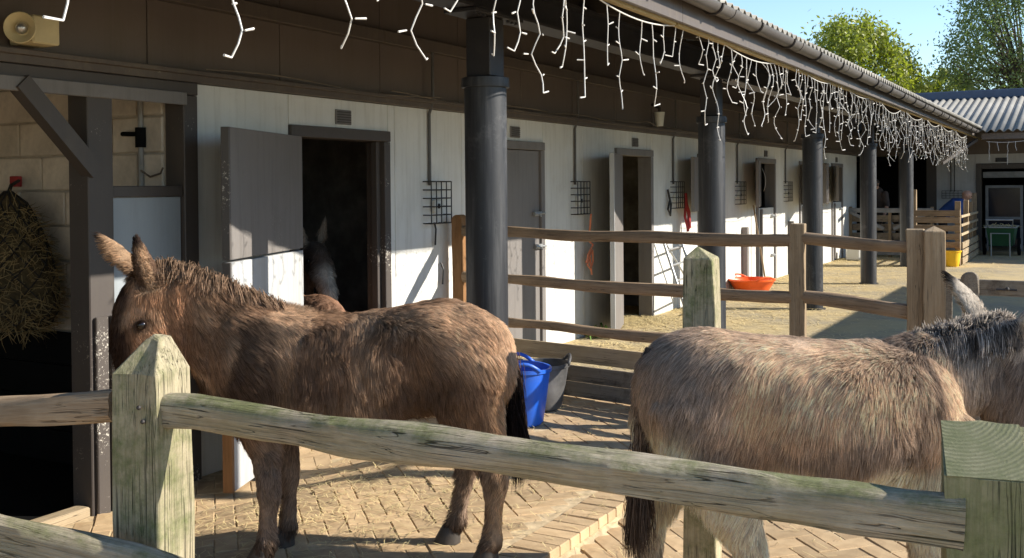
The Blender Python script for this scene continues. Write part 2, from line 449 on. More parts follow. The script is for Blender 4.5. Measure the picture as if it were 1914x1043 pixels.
def link(name, me, mat, parent=None, off=None, auto=None):
    """link mesh written in world coordinates; under a parent it is shifted to the parent's origin"""
    o = bpy.data.objects.new(name, me)
    if mat is not None: me.materials.append(M[mat] if isinstance(mat, str) else mat)
    COL.objects.link(o)
    if auto is not None: smooth_by_angle(me, auto)
    if parent is not None:
        o.parent = parent
        w = wloc(parent)
        o.location = (-w.x, -w.y, -w.z)
    return o
def wloc(o):
    v = Vector(o.location)
    while o.parent is not None:
        o = o.parent; v = v + Vector(o.location)
    return v
def sup_ring(c, a, b, ra, rb, n=22, e=2.3):
    c, a, b = Vector(c), Vector(a), Vector(b)
    out = []
    for k in range(n):
        t = 2 * math.pi * k / n
        ct, s_t = math.cos(t), math.sin(t)
        kk = (abs(ct) ** e + abs(s_t) ** e) ** (-1 / e)
        out.append(c + a * (ra * kk * ct) + b * (rb * kk * s_t))
    return out
def smooth_by_angle(me, deg):
    bm = bmesh.new(); bm.from_mesh(me)
    for f in bm.faces: f.smooth = True
    for e in bm.edges:
        if len(e.link_faces) == 2 and e.calc_face_angle(0) > R(deg): e.smooth = False
    bm.to_mesh(me); bm.free()
def thing(name, label, cat, loc=(0, 0, 0), group=None, kind=None):
    o = bpy.data.objects.new(name, None)
    o.empty_display_size = 0.1
    o.location = loc
    COL.objects.link(o)
    tag(o, label, cat, group, kind)
    return o
def tag(o, label=None, cat=None, group=None, kind=None):
    if label: o['label'] = label
    if cat: o['category'] = cat
    if group: o['group'] = group
    if kind: o['kind'] = kind
    return o
def struct(o): o['kind'] = 'structure'; return o
def local(name, me, mat, parent, p, rot):
    """part whose mesh is in its own axes (grain runs along local X or Z)"""
    o = bpy.data.objects.new(name, me)
    if mat is not None and not me.materials: me.materials.append(M[mat] if isinstance(mat, str) else mat)
    COL.objects.link(o)
    p = Vector(p)
    if parent is not None:
        o.parent = parent; p = p - wloc(parent)
    o.location = p
    o.rotation_mode = 'QUATERNION'
    o.rotation_quaternion = rot
    return o
def along(p0, p1):
    d = (Vector(p1) - Vector(p0)).normalized()
    side = Vector((0, 0, 1)).cross(d)
    if side.length < 1e-5: side = Vector((0, 1, 0))
    side.normalize(); up = d.cross(side)
    return Matrix((d, side, up)).transposed().to_quaternion()

def split_rail(parent, name, p0, p1, h, t, mat, seed=0, bow=0.0, rough=1.0, n=14, seg=44, taper=(1, 1), arch=None):
    """irregular cleft rail between two points: mesh along local X"""
    L = (Vector(p1) - Vector(p0)).length
    g = np.random.default_rng(seed)
    rings = []
    ph = g.random(8) * 9
    ang = np.linspace(0, 2 * math.pi, n, endpoint=False)
    for i in range(seg + 1):
        u = i / seg; x = u * L
        sc = taper[0] * (1 - u) + taper[1] * u
        hh = h / 2 * sc * (1 + rough * (0.09 * math.sin(x * 3.1 + ph[0]) + 0.06 * math.sin(x * 9.3 + ph[1])))
        tt = t / 2 * sc * (1 + rough * 0.1 * math.sin(x * 4.3 + ph[2]))
        cz = bow * 4 * u * (1 - u) + rough * 0.008 * math.sin(x * 5 + ph[3])
        if arch: cz += np.interp(u, arch[0], arch[1])
        cy = rough * 0.008 * math.sin(x * 4 + ph[4])
        ring = []
        for a in ang:
            ca, sa = math.cos(a), math.sin(a)
            k = (abs(ca) ** 3.2 + abs(sa) ** 3.2) ** (-1 / 3.2)
            ring.append([x, cy + tt * k * ca, cz + hh * k * sa])
        rings.append(ring)
    arr = np.array(rings)
    nz = (vnoise(arr * np.array([2.2, 26, 26]), 1.0, seed * 3.1) - 0.5) * 0.018 * rough + (vnoise(arr * np.array([9, 55, 55]), 1.0, seed) - 0.5) * 0.008 * rough
    ctr = arr.mean(axis=1, keepdims=True)
    d = arr - ctr; d[..., 0] = 0
    ln = np.linalg.norm(d, axis=2, keepdims=True) + 1e-6
    arr = arr + d / ln * nz[..., None]
    me = MB().rings(arr.tolist()).mesh(name, False)
    smooth_by_angle(me, 50)
    return local(name, me, mat, parent, p0, along(p0, p1))

def post(parent, name, x, y, z0, z1, w, d, rot, mat, top='pyramid', tophgt=0.05, bev=0.006, seed=0, lean=(0, 0)):
    """square timber post, local Z up, gently uneven, with a shaped top"""
    me = bpy.data.meshes.new(name)
    bm = bmesh.new()
    H = z1 - z0
    nz = 7
    ringsv = []
    g = np.random.default_rng(seed + 11)
    for i in range(nz + 1):
        zz = (H - tophgt) * i / nz
        ring = []
        for (sx, sy) in ((-1, -1), (0, -1), (1, -1), (1, 0), (1, 1), (0, 1), (-1, 1), (-1, 0)):
            j = 0.0022 if i < nz else 0.006
            ring.append(bm.verts.new((sx * (w / 2 - (bev if sx and sy else 0) * 0) + g.normal() * j, sy * d / 2 + g.normal() * j, zz)))
        ringsv.append(ring)
    for a, b in zip(ringsv[:-1], ringsv[1:]):
        for k in range(8):
            bm.faces.new((a[k], a[(k + 1) % 8], b[(k + 1) % 8], b[k]))
    t = ringsv[-1]
    if top == 'pyramid':
        ap = bm.verts.new((g.normal() * 0.01, g.normal() * 0.01, H))
        for k in range(8): bm.faces.new((t[k], t[(k + 1) % 8], ap))
    elif top == 'hip':
        r2 = [bm.verts.new((v.co.x * 0.28 + 0.012 + g.normal() * 0.004, v.co.y * 0.34 - 0.01 + g.normal() * 0.004, H + g.normal() * 0.004)) for v in t]
        for k in range(8): bm.faces.new((t[k], t[(k + 1) % 8], r2[(k + 1) % 8], r2[k]))
        bm.faces.new(r2)
    elif top == 'round':
        prev = t
        for st in range(1, 6):
            a = st / 6 * math.pi / 2
            cur = [bm.verts.new((v.co.x, v.co.y * math.cos(a), H - tophgt + tophgt * math.sin(a))) for v in t]
            for k in range(8): bm.faces.new((prev[k], prev[(k + 1) % 8], cur[(k + 1) % 8], cur[k]))
            prev = cur
        bm.faces.new(prev)
    elif top == 'slope':
        r2 = [bm.verts.new((v.co.x, v.co.y, H - tophgt + tophgt * (v.co.x / w + 0.5))) for v in t]
        for k in range(8):
            bm.faces.new((t[k], t[(k + 1) % 8], r2[(k + 1) % 8], r2[k]))
        bm.faces.new(r2)
    else:
        bm.faces.new(t)
    bm.faces.new(list(reversed(ringsv[0])))
    bmesh.ops.remove_doubles(bm, verts=list(bm.verts), dist=1e-5)
    bmesh.ops.recalc_face_normals(bm, faces=list(bm.faces))
    bm.to_mesh(me); bm.free()
    q = Quaternion((0, 0, 1), R(rot))
    o = local(name, me, mat, parent, (x, y, z0), q)
    md = o.modifiers.new('edge', 'BEVEL'); md.width = bev; md.segments = 2; md.limit_method = 'ANGLE'; md.angle_limit = R(35)
    return o

# ------------------------------------------------------------------ ground
def gz(x, y):
    """yard level: falls to a gully by the wall on the left, steps down below the kerb on the near side"""
    a = -0.14 * (1 - sstep(4.9, 6.4, x)) * sstep(-1.35, -0.45, y)
    b = -0.07 * (1 - sstep(4.75, 6.2, x)) * (np.asarray(y) < -2.675)
    return a + b
def gzf(x, y): return float(gz(x, y))

land = MB().add([(-400, -400, -0.35), (900, -400, -0.35), (900, 700, -0.35), (-400, 700, -0.35)], [(0, 1, 2, 3)]).build('ground', 'ground')
struct(land)
def sheet(name, x0, x1, y0, y1, nx, ny, mat, dz, flat=False):
    xs = np.linspace(x0, x1, nx); ys = np.linspace(y0, y1, ny)
    X, Y = np.meshgrid(xs, ys)
    Z = gz(X, Y) + dz
    if not flat:
        P3 = np.stack([X, Y, np.zeros_like(X)], -1)
        Z = Z + (vnoise(P3, 0.9) - 0.5) * 0.012 + (vnoise(P3, 5.0) - 0.5) * 0.005
    vv = np.stack([X, Y, Z], -1).reshape(-1, 3).tolist()
    ff = [(j * nx + i, j * nx + i + 1, (j + 1) * nx + i + 1, (j + 1) * nx + i) for j in range(ny - 1) for i in range(nx - 1)]
    o = MB().add(vv, ff).build(name, mat, smooth=True)
    return struct(o)
yard = sheet('yard', 7.9, 60, -30, 0.02, 180, 110, 'ground', 0.0)
pave = sheet('pavement', -12, 7.9, -14, 0.12, 200, 142, 'sand', -0.0055, flat=True)

# --- pavers, 45 degree herringbone; the ones that show largest are bricks of their own
bU = 0.1015
bm_b = MB().box(-bU + 0.0022, bU - 0.0022, -bU / 2 + 0.0022, bU / 2 - 0.0022, -0.05, 0.0, 0.004)
brick_me = bm_b.mesh('brick'); brick_me.materials.append(M['brick'])
cells = []
c45, s45 = math.cos(R(45)), math.sin(R(45))
for j in range(-95, 95):
    for n in range(-40, 40):
        for typ in (0, 1):
            if typ == 0: u, w, a = (-j + 4 * n + 1) * bU, (j + 0.5) * bU, 0.0
            else: u, w, a = (-j + 4 * n + 2.5) * bU, (j + 1.0) * bU, 90.0
            x = 4.0 + (u * c45 - w * s45); y = -2.0 + (u * s45 + w * c45)
            if -1.5 < x < 7.85 and -6.8 < y < -0.05:
                if -2.69 < y < -2.44 + 0.03 and x < 6.3: continue
                cells.append((x, y, a + 45.0))
kerb = [(2.0 + 0.1035 * k, -2.575, 90.0) for k in range(-30, 33)]
vis = []
fw = np.array(_f); rt = np.array(_r2); upv = np.array(_u2)
for (x, y, a) in cells + kerb:
    d = np.array([x, y, gzf(x, y)]) - CAM
    zc = d @ fw
    if zc < 0.3: vis.append(-1); continue
    px = 957 + 1950 * (d @ rt) / zc; py = 373.4 - 1950 * (d @ upv) / zc
    ok = -20 < px < 1934 and 640 < py < 1075
    if px < 352 and py < 960: ok = False
    hidden = (1200 < px < 1770 and py < 990) or (355 < px < 880 and 790 + (px - 355) * 0.2 > py)
    vis.append(1e3 / zc if ok and not hidden else -1)
order = np.argsort(-np.array(vis))
chosen = set(int(i) for i in order[:300])
rest = MB()
for k, (x, y, a) in enumerate(cells + kerb):
    z = gzf(x, y)
    isk = k >= len(cells)
    jz = random.gauss(0, 0.0022)
    tx, ty = random.gauss(0, 0.008), random.gauss(0, 0.008)
    gx = (gzf(x + 0.05, y) - gzf(x - 0.05, y)) / 0.1 if not isk else 0
    gy = (gzf(x, y + 0.05) - gzf(x, y - 0.05)) / 0.1 if abs(y + 2.675) > 0.12 else 0
    nrm = Vector((-gx + tx, -gy + ty, 1)).normalized()
    q = Vector((0, 0, 1)).rotation_difference(nrm) @ Quaternion((0, 0, 1), R(a + random.gauss(0, 0.9)))
    if isk: z = 0.004
    if k in chosen:
        local('kerb_brick' if isk else 'brick', brick_me, None, pave, (x, y, z + jz), q)
    else:
        mt = q.to_matrix()
        p = Vector((x, y, z + jz))
        hx, hy = bU - 0.0022, bU / 2 - 0.0022
        vv = [p + mt @ Vector((sx * hx * i, sy * hy * i, zz)) for zz, i in ((-0.03, 1.0), (-0.003, 1.0), (0, 0.965)) for sx, sy in ((-1, -1), (1, -1), (1, 1), (-1, 1))]
        rest.add(vv, [(8, 9, 10, 11)] + [(4 * l + i, 4 * l + (i + 1) % 4, 4 * l + 4 + (i + 1) % 4, 4 * l + 4 + i) for l in (0, 1) for i in range(4)])
ro = rest.build('brick_field', 'brick_field', pave); ro['kind'] = 'stuff'

# ------------------------------------------------------------------ stable building
B = thing('stable_building', 'long low stable block with white walls, brown fascia and black columns', 'building', (5, 0, 0))
X0, X1 = -1.5, 27.0
WT = 0.14
# doors: (frame x0, frame x1, kind)
DOORS = [(5.42, 6.55), (8.0, 9.13), (10.9, 12.03), (13.72, 14.85), (16.55, 17.68), (19.35, 20.48), (22.05, 23.1)]
def wall_panel(x0, x1, z0=-0.16, z1=2.24, y=0.0):
    MB().box(x0 + 0.003, x1 - 0.003, y, y + WT, z0, z1, 0.003).build('wall_panel', 'wall', B)
edges = [4.56]
seams = {0: [], }
prev = 4.57
for k, (a, b) in enumerate(DOORS):
    w = a - prev
    if w > 1.4:
        mid = [prev, prev + w * 0.52, a]
        if k == 1: mid = [prev, 6.64, 7.62, a]
        for q in range(len(mid) - 1):
            if mid[q + 1] - mid[q] > 0.02: wall_panel(mid[q], mid[q + 1], z0=-0.16 if k < 2 else -0.02)
    else:
        wall_panel(prev, a)
    wall_panel(a, b, 2.036, 2.24)
    prev = b
wall_panel(prev, 24.7, z0=-0.02)
# frames
for k, (a, b) in enumerate(DOORS):
    fr = MB().box(a, b, -0.03, WT + 0.01, 1.955, 2.034, 0.004).build('door_frame', 'door' if k else 'frame_dark', B)
    for xa in (a, b - 0.075):
        MB().box(xa, xa + 0.075, -0.026, WT + 0.012, -0.16 if k == 0 else 0.0, 1.953, 0.004).build('jamb', 'jamb' if k == 0 else 'door', fr)
    if k == 0:
        MB().box(b - 0.118, b - 0.077, 0.02, 0.075, -0.1, 1.953, 0.003).build('door_stop', 'jamb', fr)
# fascia panels above the wall
fx = 4.25 - 1.125 * 5
while fx < 26.5:
    MB().box(fx + 0.004, fx + 1.121, 0.03, 0.09, 2.30, 3.30, 0.003).build('fascia_panel', 'fascia', B)
    fx += 1.125
MB().box(X0, 26.5, -0.045, 0.12, 2.242, 2.298, 0.004).build('head_beam', 'trim', B)
MB().box(X0, 26.5, -0.075, -0.047, 2.285, 2.312, 0.003).build('drip_rail', 'trim', B)
# purlin rail fixed across the fascia
px0 = X0
while px0 < 26:
    MB().box(px0, px0 + 3.98, -0.045, 0.028, 2.705, 2.80, 0.004).build('fascia_rail', 'trim', B)
    px0 += 3.985
# cable clutter on the head beam
for k in range(9):
    x = 4.6 + k * 1.9
    pts = []
    z = 2.33
    for i in range(25):
        u = i / 24
        pts.append((x + u * 2.6, -0.07 - 0.01 * math.sin(u * 9 + k), 2.325 + 0.018 * math.sin(u * 7 + k * 2) + (0.05 * math.exp(-((u - 0.55) * 9) ** 2) if k % 2 else 0)))
    MB().tube(pts, 0.0045, 5).build('cable', 'cobweb', B)
# left open stall frame
st = MB().box(X0, 4.56, -0.05, 0.1, 2.165, 2.238, 0.005).build('stall_beam', 'frame_dark', B)
MB().box(X0, 4.452, -0.075, -0.052, 2.10, 2.175, 0.004).build('stall_beam', 'door', B)
MB().box(4.455, 4.565, -0.04, 0.12, -0.16, 2.163, 0.005).build('jamb', 'jamb', B)
pst = MB().box(3.76, 3.925, -0.06, 0.1, -0.16, 2.163, 0.006).build('stall_post', 'frame_dark', B)
MB().box(3.78, 3.86, -0.085, -0.062, -0.16, 0.92, 0.005).build('batten', 'jamb', pst)
MB().box(3.875, 3.935, -0.095, -0.062, -0.16, 0.92, 0.005).build('batten', 'jamb', pst)
MB().bar((3.36, -0.05, 2.15), (3.80, -0.05, 1.70), 0.09, 0.085, (0, 1, 0)).build('brace', 'frame_dark', B)
MB().box(3.93, 4.45, -0.01, 0.03, -0.16, 1.56, 0.003).build('stall_panel', 'panelgrey', B)
MB().box(3.93, 4.45, -0.03, 0.045, 1.562, 1.625, 0.004).build('stall_rail', 'jamb', B)
MB().box(1.2, 3.75, -0.06, 0.04, -0.16, -0.09, 0.01).build('stall_sill', 'plank_new', B)
# cross wall of painted blocks inside the left stall
cw = MB().box(4.465, 4.58, 0.125, 4.0, -0.16, 3.3).build('cross_wall', 'mortar', B)
bw = MB().box(-0.005, 0.005 + 0.02, -0.2155, 0.2155, -0.1055, 0.1055, 0.006)
block_me = bw.mesh('block'); block_me.materials.append(M['block'])
half_me = MB().box(-0.005, 0.025, -0.103, 0.103, -0.1055, 0.1055, 0.006).mesh('block'); half_me.materials.append(M['block'])
for c in range(9):
    zc = 0.70 + 0.225 * (c + 0.5)
    for i in range(9):
        yc = 0.135 + 0.22 + 0.4455 * i + (0.0 if c % 2 else 0.2228)
        if yc > 3.9: continue
        local('block', block_me, None, cw, (4.452 + random.gauss(0, 0.0012), yc, zc), Quaternion((0, 0, 1), random.gauss(0, 0.003)))
    if c % 2 == 0:
        local('block', half_me, None, cw, (4.452, 0.135 + 0.108, zc), Quaternion())
for r_ in range(4):
    MB().box(4.425, 4.46, 0.13, 3.98, -0.15 + r_ * 0.212, -0.15 + r_ * 0.212 + 0.205, 0.004).build('kick_board', 'black', cw)
MB().tube([(4.43, 0.30, 2.16), (4.43, 0.30, 1.85), (4.43, 0.30, 1.62)], 0.016, 8).build('water_pipe', 'pipe', cw)
MB().tube([(4.43, 0.30, 1.98), (4.43, 0.30, 1.86)], 0.033, 10).tube([(4.42, 0.30, 1.94), (4.42, 0.45, 1.945)], 0.014, 8).build('pipe_lagging', 'black', cw)
MB().tube([(4.42, 0.29, 1.72), (4.41, 0.2, 1.68), (4.4, 0.1, 1.70), (4.38, 0.06, 1.73)], 0.006, 6).build('cable', 'cobweb', cw)
# inner shell
MB().box(X0, 4.46, 3.98, 4.12, -0.2, 3.35).build('rear_wall', 'block', B)
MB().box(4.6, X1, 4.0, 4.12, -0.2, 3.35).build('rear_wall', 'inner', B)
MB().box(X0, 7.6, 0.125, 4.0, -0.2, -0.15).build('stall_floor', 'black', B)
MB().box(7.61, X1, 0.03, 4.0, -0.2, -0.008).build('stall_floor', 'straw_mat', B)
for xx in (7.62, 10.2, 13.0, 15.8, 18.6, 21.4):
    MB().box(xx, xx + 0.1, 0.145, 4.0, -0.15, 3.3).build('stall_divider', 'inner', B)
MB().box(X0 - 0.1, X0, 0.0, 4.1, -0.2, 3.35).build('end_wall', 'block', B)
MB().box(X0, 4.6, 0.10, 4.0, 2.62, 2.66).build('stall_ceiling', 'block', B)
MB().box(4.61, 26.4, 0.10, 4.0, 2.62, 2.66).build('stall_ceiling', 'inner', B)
# doors -----------------------------------------------------------------
def leaf(name, hx, ang, w, z0, z1, mat, edge, handed=1, y=-0.045, th=0.045, lab=None):
    """door leaf hinged at hx on the wall, swung by ang degrees out of the wall plane; handed -1 extends to the left"""
    d = Vector((handed * math.cos(R(ang)), -math.sin(R(ang)), 0))
    nrm = Vector((-d.y, d.x, 0))
    if nrm.y > 0: nrm = -nrm
    c = Vector((hx, y, 0)) + d * (w / 2)
    o = MB().obox((0, 0, 0), (1, 0, 0), (0, 1, 0), (0, 0, 1), w / 2, th / 2, (z1 - z0) / 2).mesh(name)
    q = Matrix((d, Vector((0, 0, 1)).cross(d), Vector((0, 0, 1)))).transposed().to_quaternion()
    ob = local(name, o, mat, B, c + Vector((0, 0, (z0 + z1) / 2)), q)
    md = ob.modifiers.new('edge', 'BEVEL'); md.width = 0.004; md.segments = 2
    # edging strip along the free edge, proud of the leaf
    e = MB().box(w / 2 + 0.001, w / 2 + 0.02, -th / 2 - 0.003, th / 2 + 0.003, -(z1 - z0) / 2, (z1 - z0) / 2, 0.003).mesh('edge_strip')
    eo = local('edge_strip', e, edge, None, (0, 0, 0), Quaternion())
    eo.parent = ob; eo.location = (0, 0, 0)
    return ob
ua = leaf('upper_door', 5.47, 20.5, 1.17, 1.20, 1.955, 'door', 'door_chip', -1)
la = leaf('lower_door', 5.47, 20.5, 1.17, -0.12, 1.185, 'door_grey', 'door_chip', -1)
MB_e = MB().box(0.59, 0.62, -0.03, 0.03, -0.65, -0.28, 0.003).mesh('bare_edge')
eo = local('bare_edge', MB_e, 'post_orange', None, (0, 0, 0), Quaternion()); eo.parent = la
eo.location = (0, 0, 0)
for par, zs in ((ua, (-0.25, 0.25)), (la, (-0.45, 0.45))):
    for zz in zs:
        h_me = MB().box(-0.58, -0.28, -0.032, -0.0235, zz - 0.022, zz + 0.022, 0.003).tube([(-0.585, -0.03, zz - 0.04), (-0.585, -0.03, zz + 0.04)], 0.012, 8).mesh('hinge')
        ho = local('hinge', h_me, 'bracket', None, (0, 0, 0), Quaternion()); ho.parent = par; ho.location = (0, 0, 0)
# door B closed
def closed(k, z0, z1, mat, name):
    a, b = DOORS[k]
    return MB().box(a + 0.08, b - 0.08, 0.0, 0.045, z0, z1, 0.004).build(name, mat, B)
ub = closed(1, 1.19, 1.95, 'door', 'upper_door'); lb = closed(1, 0.02, 1.175, 'door', 'lower_door')
def bolt(x, z, parent, y=-0.02):
    MB().box(x - 0.07, x + 0.07, y - 0.012, y + 0.018, z - 0.022, z + 0.022, 0.004).tube([(x - 0.09, y - 0.02, z), (x + 0.12, y - 0.02, z)], 0.009, 8).tube([(x - 0.02, y - 0.02, z), (x - 0.02, y - 0.05, z - 0.03)], 0.007, 6).build('bolt', 'galv', parent)
bolt(8.98, 1.34, ub); bolt(9.0, 1.02, lb)
# full-height door C standing open
leaf('door_leaf', 10.97, 18, 1.0, 0.03, 1.95, 'door', 'door_grey', -1)
# D, E, F, G: lower halves closed, upper halves swung out
for k, ang in ((3, 12), (4, 14), (5, 40), (6, 16)):
    a, b = DOORS[k]
    ld = closed(k, 0.02, 1.22, 'wall', 'lower_door')
    bolt(b - 0.2, 0.42, ld); bolt(b - 0.2, 1.08, ld)
    u = leaf('upper_door', a + 0.06, ang, 0.95, 1.26, 1.97, 'door', 'door', -1)
    MB().box(a + 0.22, a + 0.30, -0.032, -0.001, 0.05, 1.2, 0.003).build('door_ledge', 'door', B)
# closed lower half door C is open: floor straw later
# vents
for vx in (6.0, 8.56, 11.49, 14.3, 17.12, 19.92, 22.55):
    v = MB().box(vx - 0.09, vx + 0.09, -0.012, -0.001, 2.062, 2.168, 0.003).build('vent', 'door', B)
    mb = MB()
    for q in range(5):
        mb.box(vx - 0.075, vx + 0.075, -0.022, -0.0125, 2.074 + q * 0.018, 2.082 + q * 0.018)
    mb.build('vent_louvre', 'frame_dark', v)
# conduit drops and caged switches
for cx, ctop in ((7.1, 2.7), (9.83, 2.7), (12.74, 2.7), (15.5, 2.7), (18.33, 2.7), (21.2, 2.7)):
    cd = MB().tube([(cx, -0.055, 2.70), (cx, -0.055, 2.3), (cx, -0.018, 2.2), (cx, -0.018, 1.62)], 0.013, 8).build('conduit', 'conduit', B)
    x0, x1, z0, z1, yo = cx - 0.08, cx + 0.22, 1.31, 1.65, -0.085
    mb = MB()
    for i in range(5):
        xx = x0 + (x1 - x0) * i / 4
        mb.tube([(xx, -0.005, z0), (xx, yo, z0), (xx, yo, z1), (xx, -0.005, z1)], 0.0055, 5)
    for i in range(6):
        zz = z0 + (z1 - z0) * i / 5
        mb.tube([(x0, -0.005, zz), (x0, yo, zz), (x1, yo, zz), (x1, -0.005, zz)], 0.0055, 5)
    cg = mb.build('switch_cage', 'wire', B)
    sw = MB().box(cx + 0.03, cx + 0.13, -0.05, -0.002, 1.40, 1.50, 0.006).build('switch_box', 'whiteplastic', cg)
    MB().box(cx + 0.065, cx + 0.095, -0.058, -0.051, 1.43, 1.47, 0.002).build('switch_rocker', 'wire', sw)
    if cx < 8:
        MB().tube([(cx + 0.06, -0.02, 1.31), (cx + 0.065, -0.03, 1.26), (cx + 0.06, -0.025, 1.13)], 0.008, 6).build('tie_ring', 'wire', B)
        MB().tube([(cx + 0.15, -0.02, 0.98), (cx + 0.16, -0.04, 0.92), (cx + 0.15, -0.035, 0.80)], 0.008, 6).build('tie_ring', 'wire', B)
# far timber on wall (dark posts standing against the wall)
for wx in (15.75, 18.55):
    MB().box(wx, wx + 0.09, -0.09, -0.002, 0, 0.95, 0.006).build('wall_post', 'door', B)

# columns ------------------------------------------------------------------
COLX = [1.36, 5.35, 9.55, 13.6, 17.38, 21.3]
for cx in COLX:
    cy = -1.585
    n = 36
    prof = [(0.122, -0.15), (0.124, 0.3), (0.126, 2.19)]
    c = MB().lathe(prof, (cx, cy), n).build('column', 'column', B, auto=40)
    MB().lathe([(0.1262, 2.188), (0.142, 2.19), (0.144, 2.205), (0.142, 2.246), (0.13, 2.25), (0.02, 2.252)], (cx, cy), n).build('cap_ring', 'column', c, auto=40)
    MB().box(cx - 0.083, cx + 0.083, cy - 0.083, cy + 0.083, 2.253, 2.60, 0.006).build('stub_post', 'steel', c)
    pl = MB().box(cx - 0.28, cx + 0.28, cy - 0.11, cy + 0.11, 2.602, 2.625, 0.003)
    for dx in (-0.24, -0.19, -0.14, 0.14, 0.19, 0.24):
        pl.tube([(cx + dx, cy - 0.08, 2.588), (cx + dx, cy - 0.08, 2.602)], 0.011, 6)
    pl.build('head_plate', 'steel', c)
    MB().lathe([(0.16, -0.1), (0.155, 0.012 + (0 if cx > 3 else -0.0))], (cx, cy), n).build('base_collar', 'steel', c, auto=40)
# steel beam on the columns (I section)
bmn = MB()
y0 = -1.585
bmn.box(X0, 26.2, y0 - 0.09, y0 + 0.09, 2.628, 2.645).box(X0, 26.2, y0 - 0.09, y0 + 0.09, 2.815, 2.832).box(X0, 26.2, y0 - 0.012, y0 + 0.012, 2.6455, 2.8145)
bmn.build('steel_beam', 'steel', B)
# roof: corrugated sheet from the gutter up to the ridge
def zr(y): return 2.83 + (y + 2.52) * 0.2
rf = MB()
nx = int((26.2 - X0) / 0.0182)
ys = [-2.60, -1.2, 0.5, 2.2]
vv, ff = [], []
for j, y in enumerate(ys):
    for i in range(nx + 1):
        x = X0 + i * 0.0182
        vv.append((x, y, zr(y) + 0.024 * math.cos(2 * math.pi * i / 8)))
for j in range(3):
    for i in range(nx):
        a = j * (nx + 1) + i
        ff.append((a, a + 1, a + nx + 2, a + nx + 1))
rf.add(vv, ff)
roof = rf.build('roof', 'roof', B, smooth=True)
md = roof.modifiers.new('thick', 'SOLIDIFY'); md.thickness = 0.008
MB().add([(X0, 2.2, zr(2.2)), (26.2, 2.2, zr(2.2)), (26.2, 4.6, zr(1.2)), (X0, 4.6, zr(1.2))], [(0, 1, 2, 3)]).build('rear_roof_slope', 'roof', roof)
MB().tube([(8.95, -1.6, 2.9), (8.95, -1.6, 3.75)], 0.045, 12).build('flue_pipe', 'pipe', roof)
rv = MB().box(16.9, 17.35, -1.5, -1.1, 3.0, 3.42, 0.01)
rv.add([(16.85, -1.55, 3.421), (17.4, -1.55, 3.421), (17.4, -1.05, 3.421), (16.85, -1.05, 3.421), (17.12, -1.3, 3.58)], [(0, 1, 4), (1, 2, 4), (2, 3, 4), (3, 0, 4), (3, 2, 1, 0)])
rv.build('roof_vent', 'pipe', roof)
# rafters and lining under the overhang
x = X0 + 0.3
while x < 26:
    MB().bar((x, -2.45, zr(-2.45) - 0.105), (x, 0.02, zr(0.02) - 0.105), 0.05, 0.13).build('rafter', 'soffit', B)
    x += 1.33
MB().add([(X0, -2.46, zr(-2.46) - 0.035), (26.2, -2.46, zr(-2.46) - 0.035), (26.2, 0.03, zr(0.03) - 0.035), (X0, 0.03, zr(0.03) - 0.035)], [(0, 1, 2, 3)]).build('roof_lining', 'soffit', B)
px0 = X0
while px0 < 26:
    MB().box(px0, px0 + 3.9, -2.475, -2.445, 2.63, 2.79, 0.003).build('fascia_board', 'trim', B)
    MB().box(px0 + 0.02, px0 + 3.88, -2.44, -2.395, 2.615, 2.668, 0.003).build('batten', 'batten', B)
    px0 += 3.904
# gutter: half round with bead, brackets and joints
GY, GR = -2.545, 0.062
def gz_g(x): return 2.80 - 0.0045 * (x - 7)
g = MB()
ring = []
for xx in (X0, 26.3 - 2.0):
    r_ = []
    zc = gz_g(xx)
    for k in range(13):
        a = math.pi + math.pi * k / 12
        r_.append((xx, GY + GR * math.cos(a), zc + GR * math.sin(a)))
    for k in range(13):
        a = 2 * math.pi - math.pi * k / 12
        r_.append((xx, GY + (GR - 0.006) * math.cos(a), zc + (GR - 0.006) * math.sin(a)))
    ring.append(r_)
g.rings(ring)
gut = g.build('gutter', 'gutter', B, auto=50)
xx = X0 + 0.6
kk = 0
while xx < 24.1:
    zc = gz_g(xx)
    pts = [(xx, -2.47, zc + 0.01)] + [(xx, GY - (GR + 0.008) * math.cos(a), zc + (GR + 0.008) * math.sin(a)) for a in [math.pi + math.pi * q / 10 for q in range(11)]] 
    MB().tube(pts, 0.009, 6).build('gutter_bracket', 'bracket', gut)
    if kk % 2 == 0:
        rr = []
        for x2 in (xx + 0.3, xx + 0.42):
            rr.append([(x2, GY + (GR + 0.006) * math.cos(a), zc + (GR + 0.006) * math.sin(a)) for a in [math.pi + math.pi * q / 12 for q in range(13)]] + [(x2, GY + (GR + 0.0005) * math.cos(a), zc + (GR + 0.0005) * math.sin(a)) for a in [2 * math.pi - math.pi * q / 12 for q in range(13)]])
        MB().rings(rr).build('gutter_joint', 'gutter', gut, auto=50)
    xx += 0.95; kk += 1

exec_marker = None
# ------------------------------------------------------------------ things on the stable
# loudspeaker: round horn and square box
sp = thing('loudspeaker', 'cream horn loudspeaker with square box high on brown fascia', 'loudspeaker', (3.46, -0.03, 2.31))
MB().box(3.36, 3.515, -0.17, 0.02, 2.335, 2.475, 0.008).build('speaker_box', 'cream', sp)
hc_, ha_ = Vector((3.345, -0.12, 2.405)), Vector((-0.80, -0.60, -0.05)).normalized()
hs_ = Vector((0, 0, 1)).cross(ha_).normalized(); hu_ = ha_.cross(hs_)
MB().rings([sup_ring(hc_ + ha_ * d, hs_, hu_, r_, r_, 24, 2.0) for r_, d in ((0.03, -0.05), (0.035, 0.0), (0.05, 0.03), (0.065, 0.05), (0.078, 0.06), (0.074, 0.064), (0.055, 0.045), (0.035, 0.02))]).build('horn', 'cream', sp, auto=50)
MB().sphere(hc_ + ha_ * 0.035, 0.03, 8).build('driver', 'chrome', sp, smooth=True)
